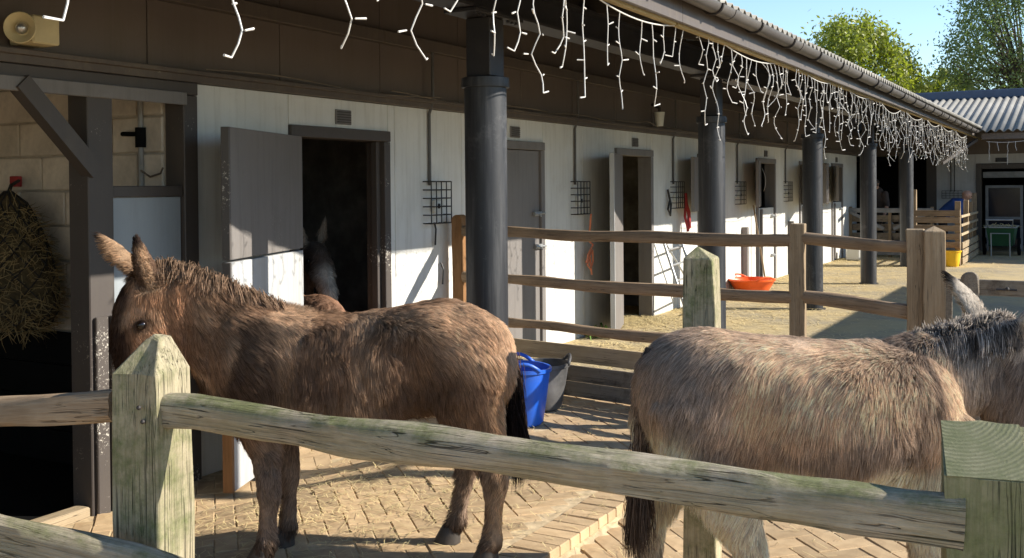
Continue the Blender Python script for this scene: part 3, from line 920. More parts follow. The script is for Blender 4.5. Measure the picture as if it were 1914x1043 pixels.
MB().tube([(3.53, -0.09, 2.38), (3.56, -0.1, 2.40), (3.57, -0.08, 2.45), (3.56, -0.02, 2.48)], 0.004, 5).build('cable', 'cobweb', sp)
# cup lamp on the fascia
cp = thing('cup_lamp', 'small white cup shaped lamp hanging under the brown fascia rail', 'lamp', (12.05, -0.1, 2.36))
MB().lathe([(0.045, 2.33), (0.065, 2.50), (0.06, 2.50), (0.04, 2.34)], (12.05, -0.1), 16).build('shade', 'whiteplastic', cp, auto=40)
MB().tube([(12.05, -0.1, 2.40), (12.05, -0.1, 2.55), (12.05, -0.0, 2.6)], 0.02, 8).build('bracket', 'bracket', cp)
# hay net
hn = thing('hay_net', 'bulging hay net hung on the block wall of open stall', 'hay net', (4.2, 1.24, 0.72))
def hay_r(z):
    t = (z - 0.70) / 0.90
    return 0.30 * math.sqrt(max(0.0, math.sin(math.pi * min(1, max(0, t)) ** 0.62))) * (1 - 0.25 * t) + 0.01
hp = []
for i in range(15):
    z = 0.70 + 0.90 * i / 14
    hp.append([(4.2 + hay_r(z) * 0.72 * math.cos(2 * math.pi * k / 20) * (1 + 0.08 * math.sin(3 * k + i)), 1.24 + hay_r(z) * 1.32 * math.sin(2 * math.pi * k / 20) * (1 + 0.07 * math.sin(2 * k + i * 0.7)), z) for k in range(20)])
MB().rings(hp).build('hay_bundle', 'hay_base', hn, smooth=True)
hs = MB()
for i in range(2600):
    z = 0.71 + 0.80 * random.random(); a = random.random() * 2 * math.pi
    r_ = hay_r(z)
    p = Vector((4.2 + r_ * 0.72 * math.cos(a), 1.24 + r_ * 1.32 * math.sin(a), z))
    out = Vector((math.cos(a), math.sin(a), 0))
    d = (Vector((random.gauss(0, 1), random.gauss(0, 1), random.gauss(-0.6, 1))) + out * 0.5).normalized() * random.uniform(0.05, 0.13)
    side = d.cross(out).normalized() * 0.0022
    hs.add([p - side, p + side, p + d * 0.5 + out * 0.012 + side, p + d * 0.5 + out * 0.012 - side, p + d + side * 0.5, p + d - side * 0.5], [(0, 1, 2, 3), (3, 2, 4, 5)])
h_ = hs.build('hay', 'hay', hn); h_['kind'] = 'stuff'
nt_ = MB()
for fam in (1, -1):
    for k in range(12):
        pts = []
        for i in range(13):
            z = 0.70 + 0.90 * i / 12
            a = 2 * math.pi * k / 12 + fam * i * 0.26
            r_ = hay_r(z) + 0.012
            pts.append((4.2 + r_ * 0.72 * math.cos(a), 1.24 + r_ * 1.32 * math.sin(a), z))
        nt_.tube(pts, 0.005, 4, False)
nt_.tube([(4.2, 1.24, 1.58), (4.28, 1.32, 1.64), (4.42, 1.44, 1.67)], 0.012, 6)
nt_.build('net', 'net', hn)
MB().box(4.40, 4.438, 1.43, 1.51, 1.63, 1.70, 0.004).build('hook', 'rope_red', hn)

# ropes, headcollar, papers on the wall
def loop(name, label, cat, mat, pts, r_=0.008):
    o = MB().tube(pts, r_, 6).build(name, mat)
    return tag(o, label, cat)
loop('lead_rope', 'orange lead rope knotted below the wire cage by open door', 'rope', 'rope_orange',
     [(10.06, -0.09, 1.31), (10.05, -0.08, 1.15), (10.02, -0.07, 1.03), (10.10, -0.09, 0.98), (10.0, -0.08, 0.88), (9.97, -0.07, 0.80), (10.09, -0.09, 0.92), (10.12, -0.08, 0.80), (10.06, -0.08, 0.72), (10.0, -0.07, 0.77), (10.04, -0.08, 0.86), (10.1, -0.07, 0.70), (10.11, -0.07, 0.66)], 0.011)
loop('headcollar', 'red headcollar hanging beside the black wire cage near second column', 'headcollar', 'rope_red',
     [(13.0, -0.09, 1.5), (13.03, -0.09, 1.35), (13.08, -0.1, 1.2), (13.04, -0.1, 1.0), (13.12, -0.1, 1.05), (13.1, -0.1, 1.25), (13.0, -0.09, 1.42), (12.96, -0.09, 1.2), (13.05, -0.1, 1.02)], 0.018)
for k, (x, lab) in enumerate(((12.5, 'dark halter hanging on the wall left of red headcollar'),)):
    loop('halter', lab, 'halter', 'wire', [(x, -0.03, 1.55), (x + 0.05, -0.04, 1.42), (x - 0.02, -0.04, 1.3), (x + 0.06, -0.04, 1.22), (x + 0.09, -0.04, 1.36), (x + 0.02, -0.03, 1.52)], 0.014)
pz = MB()
pp = []
for i in range(7):
    u = i / 6
    pp.append([(16.12 + 0.06 * u + 0.03 * math.sin(u * 3), -0.22 - 0.04 * math.sin(u * 3), 1.86 - 0.36 * u), (16.24 + 0.06 * u + 0.03 * math.sin(u * 3), -0.19 - 0.04 * math.sin(u * 3), 1.86 - 0.36 * u)])
pts = [p for r2 in pp for p in r2]
pz.add(pts, [(2 * i, 2 * i + 1, 2 * i + 3, 2 * i + 2) for i in range(6)])
po = pz.build('notice', 'paper')
po.modifiers.new('t', 'SOLIDIFY').thickness = 0.002
tag(po, 'curled white paper notice pinned to open upper door', 'notice')
# metal gate panel leaning on the wall
gp = thing('metal_hurdle', 'tubular metal hurdle leaning against white wall beside open door', 'hurdle', (12.4, -0.3, 0))
def tubes(parent, name, segs, r_, mat):
    for a, b in segs:
        MB().tube([a, b], r_, 8).build(name, mat, parent)
ga, gb = Vector((12.12, -0.42, 0.0)), Vector((13.05, -0.30, 0.0)); gl = Vector((0, 0.33, 0.98))
tubes(gp, 'upright', [(ga, ga + gl), (gb, gb + gl)], 0.018, 'galv')
tubes(gp, 'rail', [(ga + gl * t, gb + gl * t) for t in (0.06, 0.25, 0.44, 0.63, 0.82, 0.98)], 0.013, 'galv')
tubes(gp, 'brace', [(ga + gl * 0.98, gb + gl * 0.06)], 0.012, 'galv')
# broom
br = thing('broom', 'broom leaning on the white wall above the orange tub', 'broom', (16.4, -0.12, 0))
MB().tube([(16.35, -0.2, 0.1), (16.3, -0.03, 1.28)], 0.014, 8).build('handle', 'post', br)
bb = MB().box(16.2, 16.5, -0.24, -0.17, 0.08, 0.12, 0.005)
for k in range(24):
    x = 16.21 + 0.012 * k
    bb.bar((x, -0.2, 0.085), (x + random.gauss(0, 0.008), -0.21, 0.0), 0.008, 0.05)
bb.build('head', 'post', br)

# ------------------------------------------------------------------ icicle lights
HOOKS = [0.6, 2.5, 4.6, 6.8, 9.24, 11.3, 13.4, 15.4, 17.5, 19.5, 21.6, 23.9]
LY = -2.42
places = ['over the near left stall', 'left of the first column', 'above the first column', 'from the first column to the bare gap', 'in front of the second column', 'past the second column', 'before the third column',
          'past the third column', 'before the fourth column', 'past the fourth column', 'at the far end of the eaves']
NEAR_DROPS = [(1.80, 2.05), (2.08, 2.35), (2.42, 2.0), (2.93, 2.09), (3.12, 2.3), (3.40, 2.11), (3.70, 2.32), (3.97, 2.18), (4.23, 2.22), (4.41, 2.03), (4.68, 2.25), (4.75, 2.2), (4.99, 2.07), (5.27, 2.27), (5.45, 2.03), (5.78, 2.26), (5.94, 2.08), (6.14, 2.35), (6.36, 2.42), (6.52, 2.3)]
for s in range(len(HOOKS) - 1):
    xa, xb = HOOKS[s], HOOKS[s + 1]
    za, zb = gz_g(xa) - 0.085, gz_g(xb) - 0.085
    sag = random.uniform(0.10, 0.16)
    def wire_z(x):
        u = (x - xa) / (xb - xa)
        return za * (1 - u) + zb * u - 4 * sag * u * (1 - u)
    T = thing('icicle_light_string', 'white icicle light string under the gutter, swag ' + places[s], 'string lights', (xa, LY, za), 'icicle light strings along the eaves')
    yy = LY + random.uniform(-0.01, 0.01)
    MB().tube([(xa + (xb - xa) * i / 24, yy, wire_z(xa + (xb - xa) * i / 24)) for i in range(25)], 0.0045, 6).build('wire', 'light', T)
    x = xa + 0.06
    near = xa < 6
    fixed = [q for q in NEAR_DROPS if xa <= q[0] < xb]
    if fixed: x = fixed[0][0]
    k = 0
    while x < xb - 0.03:
        Ln = [0.30, 0.62, 0.42, 0.70, 0.22, 0.52][k % 6] * random.uniform(0.75, 1.12)
        z = wire_z(x); px_ = x; py_ = yy
        if fixed and k < len(fixed): Ln = z - fixed[k][1]
        mb = MB()
        pts = [(px_, py_, z)]
        sg = random.choice((-1, 1))
        nst = max(2, int(round(Ln / 0.095)))
        step = Ln / nst
        amp = random.uniform(0.018, 0.05)
        for q in range(nst):
            z -= step * random.uniform(0.92, 1.06)
            big = 1.9 if (q > nst * 0.5 and random.random() < 0.35) else 1.0
            nx_ = x + sg * amp * random.uniform(0.2, 1.0) * big
            ny_ = yy + random.gauss(0, amp * 0.6)
            pts.append((nx_, ny_, z))
            e = Vector((sg * 0.034 + random.gauss(0, 0.01), random.gauss(0, 0.016), random.uniform(-0.012, 0.016)))
            mb.tube([(nx_, ny_, z), (nx_ + e.x, ny_ + e.y, z + e.z)], [0.0035, 0.0045], 5)
            sg = -sg if random.random() < 0.8 else sg
        # smooth the drop a little
        sm = []
        for i in range(len(pts) - 1):
            a, b = Vector(pts[i]), Vector(pts[i + 1])
            sm += [a, a * 0.5 + b * 0.5]
        sm.append(Vector(pts[-1]))
        sm = [sm[0]] + [sm[i - 1] * 0.22 + sm[i] * 0.56 + sm[i + 1] * 0.22 for i in range(1, len(sm) - 1)] + [sm[-1]]
        mb.tube(sm, 0.003 if x > 5 else 0.0034, 5)
        mb.build('light_drop', 'light', T)
        k += 1
        if fixed: x = fixed[k][0] if k < len(fixed) else 99
        else: x += random.uniform(0.10, 0.165) if xa > 6 else random.uniform(0.17, 0.34)

# ------------------------------------------------------------------ near fence (mossy, close to the camera)
FR = 11.0
nf = thing('near_fence', 'mossy weathered split rail fence close in front of both donkeys', 'fence', (1.83, -2.69, 0))
post(nf, 'post', 1.83, -2.69, -0.1, 1.235, 0.142, 0.137, FR, 'post_moss', 'hip', 0.085, seed=1)
tp = MB()
post(nf, 'post', 2.175, -4.56, -0.1, 1.125, 0.145, 0.146, FR, 'post_green', 'slope', 0.075, seed=2)
_cap = MB().add([(-0.0705, -0.071, 1.152), (0.0705, -0.071, 1.2255), (0.0705, 0.071, 1.2255), (-0.0705, 0.071, 1.152)], [(0, 1, 2, 3)]).mesh('worn_top')
_cap_o = local('worn_top', _cap, 'endgrain', nf, (2.175, -4.56, -0.1 + 0.0015), Quaternion((0, 0, 1), R(FR)))
_cap_o.modifiers.new('t', 'SOLIDIFY').thickness = 0.006
post(nf, 'post', 1.46, -0.75, -0.15, 1.22, 0.14, 0.14, FR, 'post_moss', 'hip', 0.085, seed=3)
post(nf, 'post', 2.52, -6.4, -0.15, 1.2, 0.14, 0.14, FR, 'post_moss', 'hip', 0.085, seed=4)
split_rail(nf, 'rail', (1.80, -2.70, 1.062), (2.12, -4.53, 0.972), 0.086, 0.078, 'split', seed=5, rough=1.25, taper=(0.86, 1.14), seg=90, n=20, arch=([0, 0.08, 0.2, 0.6, 1], [-0.012, 0.004, 0.006, -0.004, 0]))
split_rail(nf, 'rail', (1.44, -0.75, 0.90), (1.80, -2.60, 1.06), 0.085, 0.07, 'split_brown', seed=6, rough=1.0, seg=60)
split_rail(nf, 'rail', (1.188, -1.594, 0.972), (1.721, -2.885, 0.681), 0.11, 0.075, 'split', seed=7, rough=1.2, seg=60, n=18)
split_rail(nf, 'rail', (1.82, -2.70, 0.55), (2.15, -4.53, 0.5), 0.10, 0.08, 'split', seed=8, rough=1.0, seg=60)
split_rail(nf, 'rail', (2.17, -4.6, 0.95), (2.5, -6.4, 0.98), 0.10, 0.08, 'split', seed=9, rough=1.0, seg=40)
for (x, y, z) in ((1.765, -2.73, 1.075), (1.772, -2.735, 1.04), (2.105, -4.50, 0.985), (2.108, -4.49, 0.94)):
    MB().sphere((x - 0.012, y, z), 0.006, 5).build('nail', 'bracket', nf, smooth=True)
# free-standing gate post behind the grey donkey
mp = post(None, 'gate_post', 4.22, -3.30, -0.2, 1.345, 0.135, 0.135, 8, 'post_moss', 'pyramid', 0.05, seed=12)
tag(mp, 'split mossy square post with pointed top just behind the grey donkey', 'post')

# ------------------------------------------------------------------ pen fence behind
pf = thing('pen_fence', 'brown post and rail fence behind the donkeys, planked at its foot', 'fence', (7.0, -1.5, 0))
FA, FB, FC = (7.38, -0.13), (6.86, -3.05), (6.70, -3.80)
post(pf, 'post', FA[0], FA[1], 0, 1.375, 0.125, 0.10, 8, 'post_orange', 'round', 0.05, seed=21)
post(pf, 'post', FB[0], FB[1], 0, 1.345, 0.10, 0.10, 8, 'post', 'flat', 0.0, seed=22)
post(pf, 'post', FC[0], FC[1], 0, 1.325, 0.10, 0.10, 8, 'post', 'flat', 0.0, seed=23)
post(pf, 'post', FC[0] - 0.03, FC[1] - 0.111, 0, 1.345, 0.115, 0.12, 8, 'post', 'pyramid', 0.03, seed=24)
def lerp2(a, b, t): return (a[0] + (b[0] - a[0]) * t, a[1] + (b[1] - a[1]) * t)
for i, (z, h) in enumerate(((1.235, 0.085), (0.86, 0.085), (0.52, 0.075))):
    split_rail(pf, 'rail', (FA[0] - 0.04, FA[1] - 0.06, z + 0.01), (FB[0] - 0.02, FB[1] + 0.02, z), h, 0.07, 'rail', seed=30 + i, rough=0.7, bow=-0.01)
for i, (z, h) in enumerate(((1.225, 0.075), (0.84, 0.085))):
    split_rail(pf, 'rail', (FB[0] - 0.01, FB[1] - 0.03, z + 0.03), (FC[0], FC[1] + 0.03, z - 0.02), h, 0.065, 'rail', seed=36 + i, rough=0.8)
for i, (z, h) in enumerate(((0.335, 0.13), (0.185, 0.12), (0.065, 0.11))):
    p0, p1 = lerp2(FA, FB, 0.03), lerp2(FA, FB, 1.0)
    L = math.dist(p0, p1)
    me = MB().box(0, L, -0.014, 0.014, -h / 2, h / 2, 0.004).mesh('plank')
    local('plank', me, 'plank_new' if i == 0 else 'plank', pf, (p0[0] - 0.055, p0[1], z), along((p0[0], p0[1], z), (p1[0], p1[1], z)))
# low gate right of the paired posts
lg = thing('low_gate', 'low timber gate with bolt to the right of the paired posts', 'gate', (6.6, -4.2, 0))
for i, z in enumerate((0.99, 0.6, 0.25)):
    me = MB().box(0, 1.5, -0.02, 0.02, -0.045, 0.045, 0.004).mesh('bar')
    local('bar', me, 'plank', lg, (6.66, -3.96, z), along((6.66, -3.96, z), (6.62, -5.4, z)))
post(lg, 'hanging_post', 6.66, -3.985, 0, 1.05, 0.06, 0.05, 8, 'plank', 'flat', 0.0, seed=42)
post(lg, 'picket', 6.58, -4.12, 0.1, 1.085, 0.03, 0.09, 4, 'plank', 'round', 0.045, seed=41)
MB().tube([(6.60, -4.25, 0.985), (6.60, -4.36, 0.985)], 0.006, 8).sphere((6.595, -4.31, 0.99), 0.012, 6).build('bolt', 'bracket', lg)

# ------------------------------------------------------------------ buckets
def tub(name, label, cat, c, r0, r1, h, mat, handles=True, flat=0.0, group=None, rot=0.0, n=32, inside=None):
    T = thing(name, label, cat, c, group)
    prof = [(0.001, 0.0), (r0 * 0.9, 0.0), (r0, 0.02), (r0 + (r1 - r0) * 0.5, h * 0.5), (r1 - 0.004, h - 0.03), (r1 + 0.008, h - 0.025), (r1 + 0.01, h), (r1 - 0.006, h), (r1 - 0.010, h - 0.03), (r0 + (r1 - r0) * 0.5 - 0.008, h * 0.5), (r0 - 0.008, 0.014), (0.001, 0.012)]
    rr = []
    for r_, z in prof:
        ring = []
        for k in range(n):
            a = 2 * math.pi * k / n
            sx = 1 + flat * (z / h) * math.cos(2 * (a - rot))
            ring.append((c[0] + r_ * sx * math.cos(a), c[1] + r_ * sx * math.sin(a), c[2] + z + (0.02 * flat * 5 * math.cos(2 * (a - rot)) * (z / h))))
        rr.append(ring)
    MB().rings(rr).build('bucket_body', mat, T, auto=45)
    if handles:
        for sgn in (0, math.pi):
            pts = []
            for q in range(9):
                a = rot + sgn + (q - 4) * 0.13
                up = 0.055 * math.sin(math.pi * q / 8) * 1.0
                pts.append((c[0] + (r1 + 0.005) * math.cos(a) * (1 + flat), c[1] + (r1 + 0.005) * math.sin(a) * (1 + flat), c[2] + h - 0.01 + up + 0.1 * flat))
            MB().tube(pts, 0.013, 8).build('handle', mat, T, smooth=True)
    return T
tub('bucket', 'bright blue flexible rubber bucket beside the first black column', 'bucket', (6.16, -1.36, 0.005), 0.155, 0.212, 0.385, 'blue', True, 0.04, rot=0.6)
tub('bucket', 'dusty black rubber bucket behind the blue bucket', 'bucket', (6.66, -1.26, 0.005), 0.145, 0.195, 0.33, 'trug', True, 0.03, rot=2.2)
tub('tub', 'shallow orange plastic tub on the yard by white wall', 'tub', (15.25, -0.30, 0.0), 0.24, 0.34, 0.21, 'orange', True, 0.0, rot=1.0)
tub('bucket', 'yellow plastic bucket beside the far plank pen', 'bucket', (21.55, -2.36, 0.0), 0.13, 0.17, 0.31, 'yellow', False)

# ------------------------------------------------------------------ far end of the yard
FWX = 27.0
fb = thing('far_building', 'dark timbered building with pale corrugated roof across yard end', 'building', (FWX, -5, 0))
for (y0_, y1_) in ((-2.30, -1.42), (-12, -3.62)):
    yy = y1_
    while yy > y0_ + 0.01:
        y2 = max(y0_, yy - 1.2)
        MB().box(FWX, FWX + 0.15, y2 + 0.003, yy - 0.003, -0.02, 2.28, 0.003).build('wall_panel', 'wall_far', fb)
        yy = y2
MB().box(FWX, FWX + 0.15, -3.62, -2.30, 2.06, 2.28).build('wall_panel', 'wall_far', fb)
MB().box(FWX - 0.02, FWX + 0.2, -12, 4, 2.282, 2.85).build('fascia_panel', 'fascia', fb)
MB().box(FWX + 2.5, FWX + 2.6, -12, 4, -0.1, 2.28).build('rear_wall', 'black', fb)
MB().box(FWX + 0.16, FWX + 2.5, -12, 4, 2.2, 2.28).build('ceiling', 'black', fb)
fr = MB().box(FWX - 0.04, FWX + 0.16, -3.62, -3.5, 0, 2.055, 0.004).box(FWX - 0.04, FWX + 0.16, -2.42, -2.30, 0, 2.055, 0.004).box(FWX - 0.036, FWX + 0.156, -3.499, -2.421, 1.93, 2.05, 0.004).build('door_frame', 'frame_dark', fb)
MB().box(FWX + 0.02, FWX + 0.06, -3.47, -2.45, 1.72, 1.86).box(FWX + 0.02, FWX + 0.06, -3.3, -2.5, 1.48, 1.54).box(FWX + 0.02, FWX + 0.06, -2.56, -2.5, 0, 1.479).box(FWX + 0.02, FWX + 0.06, -3.3, -3.24, 0, 1.479).box(FWX + 0.02, FWX + 0.06, -3.239, -2.561, 0.74, 0.80).build('door_rail', 'greyframe', fr)
MB().box(FWX + 0.062, FWX + 0.075, -3.24, -2.56, 0.1, 1.48).build('door_pane', 'glass', fr)
MB().box(FWX - 0.02, FWX - 0.001, -2.98, -2.72, 2.09, 2.19, 0.004).build('sign_plate', 'sign', fb)
MB().tube([(FWX - 0.03, -1.75, 2.28), (FWX - 0.03, -1.75, 1.4)], 0.012, 6).tube([(FWX - 0.03, -1.83, 2.28), (FWX - 0.03, -1.83, 1.4)], 0.012, 6).build('conduit', 'conduit', fb)
mb = MB()
for i in range(6):
    mb.tube([(FWX - 0.06, -1.55 - 0.09 * i, 1.24), (FWX - 0.06, -1.55 - 0.09 * i, 1.42)], 0.006, 4)
for i in range(4):
    mb.tube([(FWX - 0.06, -1.55, 1.24 + 0.06 * i), (FWX - 0.06, -2.0, 1.24 + 0.06 * i)], 0.006, 4)
mb.build('switch_cage', 'wire', fb)
MB().box(FWX - 0.012, FWX - 0.001, -2.28, -1.44, 0.86, 0.90).build('dado_rail', 'galv', fb)
MB().box(FWX - 0.02, FWX + 0.16, -0.75, -0.55, 0, 2.28).box(FWX - 0.02, FWX + 0.16, -1.42, -1.2, 0, 2.28).build('timber_post', 'frame_dark', fb)
# roof of the far building
rows = []
ye = np.arange(-13.0, 5.0, 0.17 / 8)
exs = [(24.75, 2.72), (29.9, 3.83)]
vv, ff = [], []
for xr, zr_ in exs:
    for i, y in enumerate(ye):
        vv.append((xr, y, zr_ + 0.028 * math.cos(2 * math.pi * i / 8)))
nn = len(ye)
ff = [(i, i + 1, nn + i + 1, nn + i) for i in range(nn - 1)]
ro2 = MB().add(vv, ff).build('roof', 'roof_far', fb, smooth=True)
ro2.modifiers.new('t', 'SOLIDIFY').thickness = 0.012
MB().box(29.8, 30.3, -13, 5, 3.80, 4.03, 0.02).build('ridge_cap', 'ridge', ro2)
MB().add([(30.25, -13, 3.9), (30.25, 5, 3.9), (35, 5, 2.7), (35, -13, 2.7)], [(0, 1, 2, 3)]).build('rear_roof_slope', 'roof_far', ro2)
MB().box(24.9, 24.98, -13, -2.6, 2.55, 2.68).build('eaves_board', 'fascia', fb)
for yy in np.arange(-12.5, -2.6, 1.4):
    MB().bar((24.95, yy, 2.6), (FWX, yy, 3.05), 0.05, 0.12).build('rafter', 'soffit', fb)
MB().bar((23.6, -1.95, 2.02), (24.95, -2.5, 2.55), 0.06, 0.06).build('strut', 'frame_dark', B)
# faint icicle string on the far eaves
T = thing('icicle_light_string', 'faint icicle light string along the far building eaves in shade', 'string lights', (25.0, -2.7, 2.5), 'icicle light strings along the eaves')
MB().tube([(24.88, -2.7 - 0.25 * i, 2.5 - 0.03 * math.sin(i)) for i in range(20)], 0.006, 5).build('wire', 'light', T)
for i in range(26):
    y = -2.75 - 0.18 * i
    z = 2.49
    pts = [(24.88, y + random.gauss(0, 0.015), z - 0.1 * q) for q in range(random.randint(3, 6))]
    MB().tube(pts, 0.006, 4).build('light_drop', 'light', T)
# end-bay gate in front of the dark bay
eg = thing('yard_gate', 'pale timber gate with diagonal braces closing the dark end bay', 'gate', (23.8, -0.8, 0))
def bars(parent, name, segs, w, h, mat):
    for a, b in segs:
        L = (Vector(b) - Vector(a)).length
        me = MB().box(0, L, -w / 2, w / 2, -h / 2, h / 2, 0.004).mesh(name)
        local(name, me, mat, parent, a, along(a, b))
bars(eg, 'gate_bar', [((23.8, 0.0, 1.02), (23.8, -1.75, 1.02)), ((23.8, 0, 0.1), (23.8, -1.75, 0.1))], 0.05, 0.1, 'greyframe')
bars(eg, 'brace', [((23.74, -0.05, 0.98), (23.74, -0.75, 0.62)), ((23.74, -1.7, 0.98), (23.74, -0.95, 0.62))], 0.03, 0.07, 'greyframe')
bars(eg, 'upright', [((23.86, -0.03, 0.0), (23.86, -0.03, 1.1)), ((23.86, -0.86, 0.0), (23.86, -0.86, 1.0)), ((23.86, -1.72, 0.0), (23.86, -1.72, 1.1))], 0.06, 0.06, 'post')
bars(eg, 'board', [((23.9, -0.02, z), (23.9, -1.73, z)) for z in (0.25, 0.45, 0.65, 0.84)], 0.02, 0.15, 'plank')
# small white box at the foot of the wall
cn = thing('water_can', 'small pale water container at the foot of the wall near far gate', 'container', (22.6, -0.35, 0))
MB().box(22.45, 22.75, -0.5, -0.2, 0.0, 0.30, 0.03).build('can_body', 'whiteplastic', cn)
MB().tube([(22.5, -0.35, 0.30), (22.53, -0.35, 0.36), (22.67, -0.35, 0.36), (22.7, -0.35, 0.30)], 0.014, 6).build('handle', 'whiteplastic', cn)
# plank pen
pp_ = thing('plank_pen', 'plank sided timber pen with tall posts at the yard end', 'pen', (21.9, -2.0, 0))
for (x, y, h) in ((21.7, -1.66, 1.48), (21.75, -2.45, 1.25), (23.3, -2.44, 1.25), (24.4, -2.42, 1.2), (25.3, -2.41, 1.38)):
    post(pp_, 'post', x, y, 0, h, 0.10, 0.10, 0, 'post', 'flat', 0.0, seed=int(x * 7))
bars(pp_, 'plank', [((21.66, -1.60, z), (21.66, -2.50, z)) for z in (0.10, 0.25, 0.41, 0.57, 0.73, 0.89, 1.02)], 0.03, 0.115, 'rail')
bars(pp_, 'plank', [((21.8, -2.52, z), (25.3, -2.50, z)) for z in (0.09, 0.24, 0.39)], 0.03, 0.12, 'plank_new')
bars(pp_, 'rail', [((21.8, -2.50, z), (25.3, -2.48, z)) for z in (0.6, 0.78, 0.95)], 0.03, 0.05, 'plank_new')
# green cart
gc = thing('garden_cart', 'green two wheeled cart with tubular metal frame at yard end', 'cart', (25.3, -2.95, 0))
cx0, cx1, cy0, cy1 = 24.95, 26.0, -3.25, -2.68
MB().add([(cx0 + 0.12, cy0 + 0.06, 0.22), (cx1 - 0.1, cy0 + 0.06, 0.22), (cx1 - 0.1, cy1 - 0.06, 0.22), (cx0 + 0.12, cy1 - 0.06, 0.22), (cx0, cy0, 0.62), (cx1, cy0, 0.62), (cx1, cy1, 0.62), (cx0, cy1, 0.62)],
         [(3, 2, 1, 0), (0, 1, 5, 4), (1, 2, 6, 5), (2, 3, 7, 6), (3, 0, 4, 7)]).build('tray', 'green', gc).modifiers.new('t', 'SOLIDIFY').thickness = 0.02
MB().tube([(cx0 - 0.02, cy0 - 0.02, 0.63), (cx0 - 0.02, cy1 + 0.02, 0.63), (cx1, cy1 + 0.02, 0.63), (cx1, cy0 - 0.02, 0.63), (cx0 - 0.02, cy0 - 0.02, 0.63)], 0.016, 8).build('rim_tube', 'galv', gc)
MB().tube([(cx0 - 0.02, cy0 + 0.05, 0.63), (cx0 - 0.22, cy0 + 0.02, 0.80), (cx0 - 0.25, cy1 - 0.02, 0.80), (cx0 - 0.02, cy1 - 0.05, 0.63)], 0.016, 8).build('push_handle', 'galv', gc)
MB().tube([(cx0 + 0.02, cy0 + 0.1, 0.0), (cx0 - 0.03, cy0 + 0.1, 0.5), (cx0 - 0.03, cy1 - 0.1, 0.5), (cx0 + 0.02, cy1 - 0.1, 0.0)], 0.016, 8).build('stand', 'galv', gc)
for wy in (cy0 - 0.06, cy1 + 0.06):
    w_ = MB()
    rr = [[(25.35 + r_ * math.cos(2 * math.pi * k / 20), wy + dy, 0.2 + r_ * math.sin(2 * math.pi * k / 20)) for k in range(20)] for r_, dy in ((0.13, -0.03), (0.19, -0.03), (0.2, 0), (0.19, 0.03), (0.13, 0.03))]
    wh = w_.rings(rr).build('wheel', 'black', gc, auto=40)
    MB().tube([(25.35, wy - 0.035, 0.2), (25.35, wy + 0.035, 0.2)], 0.06, 12).build('hub', 'galv', wh)
fl = MB()
for i in range(90):
    a = Vector((random.uniform(cx0 + 0.05, cx1 - 0.05), random.uniform(cy0 + 0.05, cy1 - 0.05), 0.60 + random.uniform(0, 0.07)))
    fl.bar(a, a + Vector((random.gauss(0, 0.08), random.gauss(0, 0.08), random.gauss(0, 0.02))), 0.012, 0.006)
s_ = fl.build('straw_load', 'straw', gc); s_['kind'] = 'stuff'

# barn opposite and timber pole, both right of the view: their shadows lie on the yard
ob = thing('opposite_barn', 'dark boarded barn standing opposite the stable block', 'building', (15.5, -9, 0))
MB().box(11.6, 19.2, -11.5, -7.1, 0, 2.9).build('wall', 'yardwood', ob)
MB().add([(11.4, -6.95, 2.98), (19.4, -6.95, 2.98), (19.4, -9.3, 4.1), (11.4, -9.3, 4.1), (19.4, -11.7, 2.98), (11.4, -11.7, 2.98)], [(0, 1, 2, 3), (3, 2, 4, 5)]).build('roof', 'roof', ob)
bars(ob, 'door_board', [((14 + 0.3 * k, -7.08, 0.02), (14 + 0.3 * k, -7.08, 2.3)) for k in range(8)], 0.03, 0.28, 'post')
tpole = MB().tube([(7.18, -6.6, -0.1), (7.18, -6.6, 4.3)], [0.09, 0.08], 12).tube([(7.0, -6.6, 3.3), (7.44, -6.6, 3.3)], 0.03, 8).build('timber_pole', 'post')
tag(tpole, 'tall round timber pole standing right of the donkey pen', 'pole')

# ------------------------------------------------------------------ donkeys
def ease(rings_spec, sub=4):
    """catmull-rom resample of rows of numbers"""
    a = np.array(rings_spec, float)
    out = []
    n = len(a)
    for i in range(n - 1):
        p0, p1, p2, p3 = a[max(i - 1, 0)], a[i], a[i + 1], a[min(i + 2, n - 1)]
        for s in range(sub):
            t = s / sub
            out.append(0.5 * ((2 * p1) + (-p0 + p2) * t + (2 * p0 - 5 * p1 + 4 * p2 - p3) * t * t + (-p0 + 3 * p1 - 3 * p2 + p3) * t ** 3))
    out.append(a[-1])
    return out
def body_mesh(parts, voxel, smooth_it=5):
    me = bpy.data.meshes.new('tmp')
    v, f = [], []
    for mb in parts:
        o = len(v); v += mb.v; f += [tuple(i + o for i in q) for q in mb.f]
    me.from_pydata(v, [], f); me.update()
    bm = bmesh.new(); bm.from_mesh(me); bmesh.ops.recalc_face_normals(bm, faces=list(bm.faces)); bm.to_mesh(me); bm.free()
    o = bpy.data.objects.new('tmp', me); COL.objects.link(o)
    r_ = o.modifiers.new('r', 'REMESH'); r_.mode = 'VOXEL'; r_.voxel_size = voxel
    s = o.modifiers.new('s', 'SMOOTH'); s.iterations = smooth_it; s.factor = 0.5
    dg = bpy.context.evaluated_depsgraph_get()
    m2 = bpy.data.meshes.new_from_object(o.evaluated_get(dg))
    bpy.data.objects.remove(o)
    m2.polygons.foreach_set('use_smooth', [True] * len(m2.polygons))
    return m2
